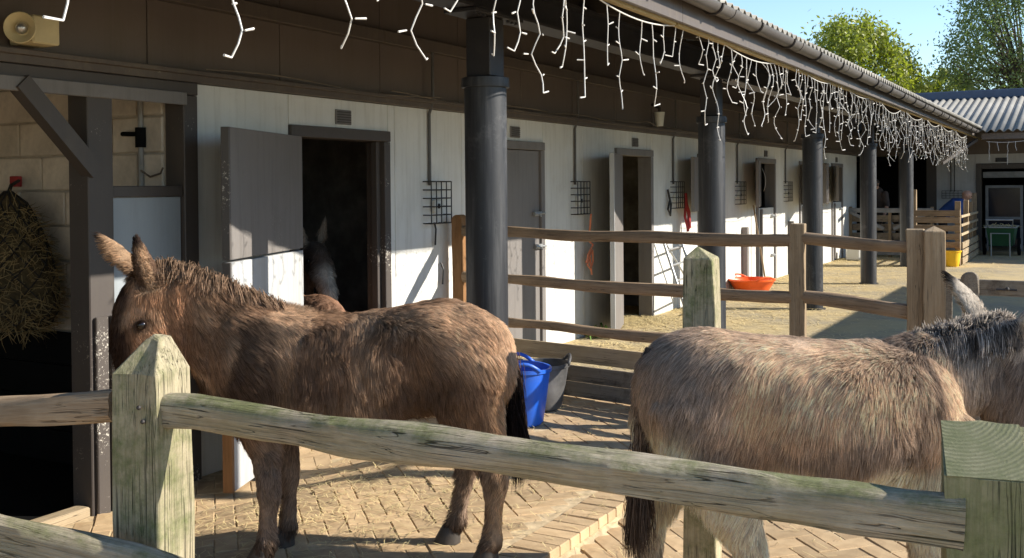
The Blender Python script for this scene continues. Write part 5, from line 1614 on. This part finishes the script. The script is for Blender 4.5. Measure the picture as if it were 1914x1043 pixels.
def tail2():
    g = np.random.default_rng(18)
    p, s = line_pts(TAIL2, 4600, (0.014, 0.014, 0.012), 18)
    n_ = unit(np.stack([g.normal(-0.4, 0.5, len(s)), g.normal(-0.3, 0.6, len(s)), 0 * s], 1))
    flow = np.tile(np.array([-0.05, 0, -1.0]), (len(p), 1))
    ln = (0.045 + 0.17 * sstep(0.45, 0.9, s)) * g.uniform(0.6, 1.2, len(p))
    a, b = np.array([0.34, 0.26, 0.2]), np.array([0.10, 0.072, 0.055])
    f = sstep(0.25, 0.9, s)[:, None]
    cl = (a * (1 - f) + b * f) * g.uniform(0.6, 1.4, (len(p), 1))
    return p, n_, flow, ln, cl, dict(lift=0.15, clump=0.5, r0=0.0013, droop=0.1, wild=0.1)
FL, HL = 1715, 1300
cfg2 = dict(
    torso=[t2(1196, 700, 735, 0.02), t2(1206, 668, 785, 0.10), t2(1232, 640, 830, 0.17), t2(1275, 622, 872, 0.215), t2(1330, 613, 884, 0.24), t2(1400, 622, 884, 0.262), t2(1490, 634, 892, 0.28), t2(1580, 642, 900, 0.28), t2(1650, 644, 897, 0.255), t2(1705, 648, 885, 0.215), t2(1745, 662, 866, 0.165), t2(1775, 700, 835, 0.10), t2(1788, 740, 800, 0.04)],
    neck=[(*XZ2(1690, 735), 0.185, 0.145), (*XZ2(1735, 715), 0.175, 0.12), (*XZ2(1785, 700), 0.145, 0.10), (*XZ2(1830, 680), 0.125, 0.088), (*XZ2(1868, 658), 0.105, 0.08)],
    head=[(*XZ2(1846, 626), 0.06, 0.05), (*XZ2(1864, 636), 0.105, 0.085), (*XZ2(1883, 679), 0.128, 0.098), (*XZ2(1891, 719), 0.125, 0.096), (*XZ2(1904, 769), 0.10, 0.08), (*XZ2(1914, 814), 0.08, 0.062), (*XZ2(1920, 854), 0.076, 0.06), (*XZ2(1923, 876), 0.055, 0.05), (*XZ2(1924, 886), 0.02, 0.02)],
    ears=[(E2[0][0], E2[0][1], 0.058, (0.4, -0.75, 0.4)), (E2[1][0], E2[1][1], 0.05, (0.5, 0.1, 0.8))],
    legs=[
        leg2([(1720, 0.86, 0.13, 0.08), (1718, 0.66, 0.105, 0.075), (1716, 0.52, 0.075, 0.056), (1714, 0.40, 0.056, 0.048), (1714, 0.33, 0.052, 0.046), (1714, 0.24, 0.038, 0.036), (1714, 0.14, 0.037, 0.036), (1714, 0.10, 0.044, 0.042), (1720, 0.065, 0.038, 0.036), (1724, 0.04, 0.042, 0.04)], -0.12),
        leg2([(1720, 0.86, 0.13, 0.08), (1735, 0.66, 0.105, 0.075), (1745, 0.52, 0.073, 0.056), (1752, 0.40, 0.056, 0.048), (1752, 0.33, 0.052, 0.046), (1750, 0.24, 0.038, 0.036), (1748, 0.14, 0.037, 0.036), (1748, 0.10, 0.044, 0.042), (1754, 0.065, 0.038, 0.036), (1758, 0.04, 0.042, 0.04)], 0.12),
        leg2([(1300, 0.92, 0.17, 0.085), (1320, 0.76, 0.165, 0.085), (1345, 0.62, 0.125, 0.072), (1362, 0.50, 0.085, 0.054), (1378, 0.42, 0.060, 0.046), (1384, 0.36, 0.050, 0.042), (1388, 0.26, 0.041, 0.038), (1392, 0.15, 0.040, 0.038), (1395, 0.10, 0.048, 0.044), (1402, 0.06, 0.040, 0.038), (1406, 0.04, 0.042, 0.04)], -0.14),
        leg2([(1285, 0.92, 0.16, 0.085), (1268, 0.76, 0.15, 0.085), (1255, 0.62, 0.11, 0.072), (1240, 0.50, 0.078, 0.054), (1222, 0.42, 0.060, 0.046), (1220, 0.36, 0.052, 0.042), (1220, 0.26, 0.044, 0.038), (1221, 0.15, 0.042, 0.038), (1222, 0.10, 0.048, 0.044), (1229, 0.06, 0.040, 0.038), (1233, 0.04, 0.042, 0.04)], 0.14)],
    sculpt=[(XZ2(1385, 760, -0.23), (0.09, 0.12, 0.13), -0.025), (XZ2(1370, 665, -0.2), (0.07, 0.09, 0.05), 0.015), (XZ2(1665, 800, -0.22), (0.06, 0.12, 0.14), -0.02), (XZ2(1725, 770, -0.18), (0.08, 0.12, 0.12), 0.02), (XZ2(1280, 760, -0.2), (0.11, 0.1, 0.12), 0.015), (XZ2(1500, 840, -0.22), (0.22, 0.15, 0.08), 0.02), (XZ2(1865, 690, -0.08), (0.03, 0.08, 0.1), -0.02)],
    color=c2, flow=flow2, length=len2, strand=dict(lift=0.34, clump=0.3, clump_n=0.05, r0=0.0008, wild=0.26, droop=0.3, swirl=0.8, shag=0.32),
    density=lambda p: 1 + 0.8 * (p[:, 1] < 0.05) - 0.3 * (p[:, 2] < 0.4),
    eyes=[(Vector(XZ2(1906, 676, -0.097)), 0.022), (Vector(XZ2(1906, 676, 0.097)), 0.022)],
    hooves=[(q2(1724, 0)[0], -0.12, 0.0), (q2(1758, 0)[0], 0.12, 0.0), (q2(1406, 0)[0], -0.14, 0.0), (q2(1233, 0)[0], 0.14, 0.0)],
    tail=([Vector(q) for q in TAIL2], [0.034, 0.034, 0.026, 0.02, 0.012], 'hair_p'),
    tufts=dict(mane=mane2, mane_fall=mane2b, tail_hair=tail2))
# stands on the lower paving
D2 = (3.80, -3.80)
donkey('donkey', 'grey fawn donkey with dark mane and pale belly, facing right', cfg2, (D2[0], D2[1], -0.068), -60.8, 'donkeys', nfur=170000)

# ---- donkeys in the doorway: a dark one looking out, a brown foal turned away
def leg3(x, y, back):
    k = 0.05 if back else 0.0
    return [(x - k, y * 0.9, 0.80, 0.13, 0.075), (x - k * 0.6, y, 0.64, 0.11 if back else 0.09, 0.07), (x - k * 1.2, y, 0.5, 0.07, 0.055), (x - k * 1.6, y, 0.38, 0.054, 0.046), (x - k * 1.4, y, 0.24, 0.038, 0.036), (x - k, y, 0.12, 0.042, 0.04), (x - k + 0.02, y, 0.05, 0.04, 0.04)]
def cfg_plain(base, dark, pale, muzzle):
    Ha, Hb = (0.86, 0, 1.24), (1.10, 0, 0.93)
    ears = [((0.80, 0.07, 1.30), (0.78, 0.13, 1.53)), ((0.80, -0.07, 1.30), (0.78, -0.13, 1.53))]
    base, dark, pale, muzzle = (np.array(q) for q in (base, dark, pale, muzzle))
    def col(p, n_):
        c = np.repeat(base[None], len(p), 0)
        f = (sstep(0.5, 0.7, vnoise(p, 5, 4)) * 0.6)[:, None]; c = c * (1 - f) + dark * f
        f = sstep(0.6, 0.5, p[:, 2])[:, None]; c = c * (1 - f) + pale * f
        dh, th = seg_dist(p, Ha, Hb)
        f = (sstep(0.2, 0.14, dh) * sstep(0.35, 0.7, th))[:, None]; c = c * (1 - f) + muzzle * f
        for ea, eb in ears:
            de, te = seg_dist(p, ea, eb); f = sstep(0.07, 0.04, de)[:, None]; c = c * (1 - f) + pale * f
        return c
    def flow(p, n_):
        return np.tile(np.array([-0.5, 0, -0.7]), (len(p), 1))
    return dict(
        torso=[(-0.66, 0.86, 0.80, 0.03), (-0.62, 0.98, 0.68, 0.12), (-0.5, 1.05, 0.6, 0.19), (-0.3, 1.07, 0.56, 0.22), (0, 1.03, 0.53, 0.235), (0.25, 1.05, 0.53, 0.22), (0.42, 1.05, 0.58, 0.18), (0.55, 0.98, 0.68, 0.12), (0.62, 0.9, 0.78, 0.05)],
        neck=[(0.40, 0, 0.86, 0.2, 0.14), (0.52, 0, 0.97, 0.18, 0.11), (0.66, 0, 1.1, 0.15, 0.09), (0.80, 0, 1.22, 0.12, 0.08)],
        head=[(0.76, 0, 1.27, 0.05, 0.05), (0.82, 0, 1.24, 0.1, 0.085), (0.90, 0, 1.17, 0.125, 0.095), (0.97, 0, 1.09, 0.11, 0.09), (1.05, 0, 0.99, 0.08, 0.065), (1.10, 0, 0.92, 0.075, 0.062), (1.13, 0, 0.88, 0.05, 0.045), (1.14, 0, 0.865, 0.02, 0.02)],
        ears=[(a, b, 0.045, (1, 0, 0.1)) for a, b in ears],
        legs=[leg3(0.40, 0.11, False), leg3(0.40, -0.11, False), leg3(-0.45, 0.13, True), leg3(-0.45, -0.13, True)],
        color=col, flow=flow, length=lambda p, n_: np.full(len(p), 0.035), strand=dict(lift=0.4, clump=0.5, r0=0.0014, wild=0.3),
        eyes=[(Vector((0.93, 0.094, 1.18)), 0.02), (Vector((0.93, -0.094, 1.18)), 0.02)],
        hooves=[(0.42, 0.11, 0), (0.42, -0.11, 0), (-0.48, 0.13, 0), (-0.48, -0.13, 0)],
        tail=([Vector((-0.63, 0, 0.93)), Vector((-0.69, 0, 0.85)), Vector((-0.70, 0, 0.65)), Vector((-0.70, 0, 0.4))], [0.03, 0.026, 0.02, 0.012], 'hair_p'))
c3 = cfg_plain((0.2, 0.15, 0.125), (0.12, 0.09, 0.075), (0.4, 0.34, 0.28), (0.6, 0.56, 0.5))
donkey('donkey', 'dark donkey with pale muzzle looking out of the dark stall doorway', c3, (6.86, 1.46, -0.148), 245, 'donkeys', nfur=14000, voxel=0.016)
c4 = cfg_plain((0.42, 0.25, 0.165), (0.25, 0.15, 0.1), (0.4, 0.27, 0.19), (0.5, 0.4, 0.3))
donkey('donkey', 'small brown foal in the doorway, only its rounded rump in sun', c4, (5.93, 0.36, -0.10), 64, 'donkeys', nfur=30000, voxel=0.016, scale=0.88)

# ------------------------------------------------------------------ people at the far end
def cap_chain(ch, n=12):
    mb = MB()
    pts = [Vector(c[:3]) for c in ch]; rad = [c[3] for c in ch]
    mb.tube(pts, rad, n)
    for p, r_ in ((pts[0], rad[0]), (pts[-1], rad[-1])): mb.sphere(p, r_ * 0.98, 6)
    return mb
def person(label, loc, rot, J, shirt_mat, sleeves):
    T = thing('person', label, 'person', loc); T.rotation_euler = (0, 0, R(rot))
    def put(name, chains, mat, voxel, parent, grow=0.0):
        me = body_mesh([cap_chain([(c[0], c[1], c[2], c[3] + grow) for c in ch]) for ch in chains], voxel, 3)
        o = bpy.data.objects.new(name, me); me.materials.append(M[mat]); COL.objects.link(o); o.parent = parent
        return o
    torso = J['torso']; legs = J['legs']; arms = J['arms']; head = J['head']
    fing = []
    for a in arms:
        h = Vector(a[-1][:3]); d = (h - Vector(a[-2][:3])).normalized()
        s = d.orthogonal().normalized()
        for k in range(4):
            b0 = h + d * 0.03 + s * (0.022 * (k - 1.5)); fing.append([(*b0, 0.009), (*(b0 + d * (0.05 - 0.006 * abs(k - 1))), 0.009), (*(b0 + d * 0.07 + Vector((0.015, 0, -0.01))), 0.008)])
        b0 = h + s * 0.035; fing.append([(*b0, 0.011), (*(b0 + d * 0.03 + s * 0.02), 0.010)])
    body = put('body', [torso, head, *legs, *arms, *fing], 'skin_p', 0.014, T)
    sh = put('shirt', [torso] + [a[:sleeves] for a in arms], shirt_mat, 0.016, body, 0.014)
    put('trousers', [[(l[0][0], l[0][1], l[0][2] + 0.05, l[0][3])] + l[:-2] + [(l[-2][0], l[-2][1], l[-2][2] + 0.04, l[-2][3] * 1.1)] for l in legs], 'trousers', 0.016, body, 0.014)
    put('shoes', [[l[-2], l[-1]] for l in legs], 'black', 0.014, body, 0.016)
    hc = Vector(head[-1][:3]); hr = head[-1][3]
    hd = (hc - Vector(head[0][:3])).normalized()
    hm = MB().sphere(hc + hd * 0.022 + Vector(J.get('back', (-0.015, 0, 0))), hr * 1.08, 8)
    o = hm.build('hair', J.get('hair', 'hair_p'), None, smooth=True); o.parent = body
    fd = Vector(J['face']).normalized()
    sd = fd.cross(hd).normalized()
    for s in (-1, 1):
        e = MB().sphere(hc + fd * hr * 0.86 + sd * s * 0.032 + hd * 0.01, 0.011, 5).build('eye', 'eye', None, smooth=True); e.parent = body
        e = MB().sphere(hc + sd * s * hr * 0.98, 0.026, 6, (0.6, 0.5, 1)).build('ear', 'skin_p', None, smooth=True); e.parent = body
    e = MB().sphere(hc + fd * hr * 0.98 - hd * 0.02, 0.018, 6).build('nose', 'skin_p', None, smooth=True); e.parent = body
    e = MB().sphere(hc + fd * hr * 0.84 - hd * 0.055, 0.02, 6, (1, 1, 0.4)).build('mouth', 'rope_red', None, smooth=True); e.parent = body
    return T
lean = dict(
    torso=[(0, 0, 0.92, 0.125), (0.03, 0, 1.1, 0.13), (0.09, 0, 1.28, 0.15), (0.14, 0, 1.40, 0.12)],
    legs=[[(0, 0.09, 0.9, 0.085), (0.02, 0.1, 0.5, 0.06), (-0.02, 0.1, 0.12, 0.045), (0.0, 0.1, 0.045, 0.042), (0.13, 0.11, 0.03, 0.032)], [(0, -0.09, 0.9, 0.085), (0.02, -0.1, 0.5, 0.06), (-0.02, -0.1, 0.12, 0.045), (0, -0.1, 0.045, 0.042), (0.13, -0.11, 0.03, 0.032)]],
    arms=[[(0.13, 0.19, 1.38, 0.055), (0.11, 0.23, 1.12, 0.045), (0.20, 0.22, 0.90, 0.034), (0.22, 0.22, 0.84, 0.032)], [(0.13, -0.19, 1.38, 0.055), (0.09, -0.24, 1.12, 0.045), (0.14, -0.22, 0.90, 0.034), (0.16, -0.22, 0.83, 0.032)]],
    head=[(0.16, 0, 1.44, 0.05), (0.20, 0, 1.52, 0.06), (0.25, 0, 1.60, 0.095)], face=(0.8, 0, -0.5))
person('person in dark brown shirt holding a pale scoop behind the far gate', (24.75, -0.55, 0), 150, lean, 'shirt', 2)
bend = dict(
    torso=[(0, 0, 0.88, 0.125), (0.14, 0, 1.02, 0.13), (0.28, 0, 1.12, 0.15), (0.40, 0, 1.14, 0.12)],
    legs=[[(0, 0.09, 0.86, 0.085), (0.04, 0.1, 0.48, 0.06), (-0.02, 0.1, 0.12, 0.045), (0.0, 0.1, 0.045, 0.042), (0.13, 0.11, 0.03, 0.032)], [(0, -0.09, 0.86, 0.085), (0.04, -0.1, 0.48, 0.06), (-0.02, -0.1, 0.12, 0.045), (0, -0.1, 0.045, 0.042), (0.13, -0.11, 0.03, 0.032)]],
    arms=[[(0.38, 0.18, 1.10, 0.055), (0.42, 0.22, 0.85, 0.045), (0.50, 0.18, 0.65, 0.034), (0.52, 0.17, 0.59, 0.032)], [(0.38, -0.18, 1.10, 0.055), (0.42, -0.22, 0.85, 0.045), (0.50, -0.18, 0.65, 0.034), (0.52, -0.17, 0.59, 0.032)]],
    head=[(0.43, 0, 1.18, 0.05), (0.47, 0, 1.25, 0.06), (0.52, 0, 1.32, 0.095)], face=(0.9, 0, -0.3), hair='skin_p')
person('person in blue jacket bending over inside the far plank pen', (25.0, -1.78, 0.0), -90, bend, 'jacket', 3)
scp = thing('feed_scoop', 'pale rounded feed scoop held by the person in dark shirt', 'scoop', (24.45, -0.75, 0.55))
MB().rings([sup_ring((24.45, -0.75, z), (0, 1, 0), (1, 0, 0), ry, rx, 16, 2.2) for z, ry, rx in ((0.50, 0.11, 0.02), (0.52, 0.13, 0.035), (0.62, 0.13, 0.04), (0.70, 0.10, 0.035), (0.76, 0.05, 0.02))]).build('scoop_blade', 'pipe', scp, smooth=True)
MB().tube([(24.45, -0.75, 0.75), (24.46, -0.72, 0.88)], 0.014, 8).build('handle', 'pipe', scp)

# ------------------------------------------------------------------ trees
def tree(label, x, y, z0, H, cr, ch, leafmat, seed, nclump, leaf, name='broadleaf_tree', col_base=0.35, narrow=1.0):
    g = np.random.default_rng(seed)
    T = thing(name, label, 'tree', (x, y, z0), 'trees behind the stables')
    tr = MB()
    cz = z0 + H - ch
    tr.tube([(x, y, z0), (x + g.normal(0, 0.1), y + g.normal(0, 0.1), z0 + H * 0.25), (x + g.normal(0, 0.2), y + g.normal(0, 0.2), z0 + H * 0.55), (x, y, z0 + H * 0.88)], [H * 0.028, H * 0.022, H * 0.014, H * 0.004], 8)
    cl = []
    for i in range(nclump):
        th = g.uniform(0, 2 * math.pi); u = g.uniform(-0.85, 1.0); rr = g.uniform(0.45, 1.0) ** 0.6
        wob = 0.72 + 0.5 * vnoise(np.array([[math.cos(th) * 1.5, math.sin(th) * 1.5, u * 1.7]]), 1.0, seed)[0]
        s = math.sqrt(max(0.02, 1 - abs(u) ** 2.2))
        p = np.array([x + cr * s * rr * wob * math.cos(th), y + cr * s * rr * wob * math.sin(th), cz + ch * u * (0.75 + 0.25 * wob)])
        cl.append(p)
        if i % 3 == 0:
            b0 = np.array([x, y, z0 + H * g.uniform(0.25, 0.6)])
            m_ = (b0 + p) / 2 + np.array([0, 0, 0.1 * cr])
            tr.tube([b0, m_, p], [H * 0.006, H * 0.004, H * 0.0015], 5)
    tr.build('trunk', 'bark', T)
    cl = np.array(cl)
    n = 95
    c = np.repeat(cl, n, 0)
    sz = np.repeat(g.uniform(0.5, 1.15, len(cl)) * cr * 0.19, n)
    off = g.normal(0, 1, (len(c), 3)); off[:, 2] *= 1.15
    c = c + off * sz[:, None] * 0.62
    a = unit(g.normal(0, 1, c.shape)); b = unit(np.cross(a, g.normal(0, 1, c.shape)))
    l1 = (leaf * g.uniform(0.6, 1.3, len(c)))[:, None]; l2 = l1 * 0.62
    V = np.stack([c - a * l1, c + b * l2 * 0.7, c + a * l1, c - b * l2 * 0.7], 1).reshape(-1, 3)
    F_ = np.arange(len(V)).reshape(-1, 4)
    me = bpy.data.meshes.new('crown'); me.from_pydata(V.tolist(), [], F_.tolist()); me.update()
    link('crown', me, leafmat, T)
tree('round yellow green leafy tree rising behind the stable roof', 46.6, 4.4, -0.35, 8.7, 3.0, 3.1, 'leaf_bright', 3, 300, 0.105)
tree('tall airy blue green tree at the right edge of the sky', 50.6, -2.2, -0.35, 11.3, 3.5, 4.6, 'leaf_dark', 8, 380, 0.085)
tree('small pale tree low between the two larger trees', 56, 1.7, -0.35, 7.4, 1.5, 2.0, 'leaf_bright', 12, 60, 0.13)

# ------------------------------------------------------------------ straw and weeds
def straw_scatter(name, label, n, fn, lmin, lmax, seed, w=0.0016):
    g = np.random.default_rng(seed)
    mb = MB()
    for i in range(n):
        x, y = fn(g)
        z = gzf(x, y) + 0.004 + abs(g.normal(0, 0.006))
        a = g.uniform(0, math.pi); L = g.uniform(lmin, lmax)
        d = Vector((math.cos(a), math.sin(a), 0)) * L / 2; s = Vector((-math.sin(a), math.cos(a), 0)) * w
        p = Vector((x, y, z)); k = Vector((0, 0, abs(g.normal(0, 0.006))))
        bend_ = s * g.normal(0, 4)
        mb.add([p - d - s, p - d + s, p + bend_ + s + k, p + bend_ - s + k, p + d + s * 0.6 + bend_ * 0.3, p + d - s * 0.6 + bend_ * 0.3], [(0, 3, 2, 1), (3, 5, 4, 2)])
    o = mb.build(name, 'straw')
    return tag(o, label, 'straw', kind='stuff')
straw_scatter('loose_straw', 'loose straw strewn over the brick paving', 3200, lambda g: (g.normal(4.3, 0.8), g.normal(-1.55, 0.45)) if g.random() < 0.6 else (g.uniform(2.5, 8), g.uniform(-3.8, -0.15)), 0.02, 0.11, 5)
straw_scatter('loose_straw', 'straw strewn over the sandy yard beyond the pen fence', 9000, lambda g: (g.uniform(8, 26), -abs(g.normal(0, 1.3)) - 0.05) if g.random() < 0.7 else (g.uniform(9, 26), g.uniform(-3.2, -0.05)), 0.04, 0.2, 6, 0.004)
straw_scatter('straw_litter', 'yellow straw spilling from the open stable door', 1500, lambda g: (11.5 + g.normal(0, 0.4), 0.1 + g.normal(0, 0.35)), 0.05, 0.2, 7, 0.003)
straw_scatter('straw_litter', 'drift of straw gathered along the foot of the white wall', 2600, lambda g: (g.uniform(12.5, 23.5), -abs(g.normal(0, 0.14)) - 0.02), 0.04, 0.18, 17, 0.004)
wd = MB()
for i in range(60):
    x, y = 10.15 + random.gauss(0, 0.14), -0.1 + random.gauss(0, 0.05)
    h = random.uniform(0.04, 0.12); a = random.random() * 6.28
    dx, dy = math.cos(a) * h * 0.6, math.sin(a) * h * 0.6
    wd.add([(x - 0.006, y, 0), (x + 0.006, y, 0), (x + dx * 0.6 + 0.008, y + dy * 0.6, h), (x + dx, y + dy, h * 0.9)], [(0, 1, 2, 3)])
tag(wd.build('weeds', 'weed'), 'small green weeds at the foot of white wall', 'weeds', kind='stuff')
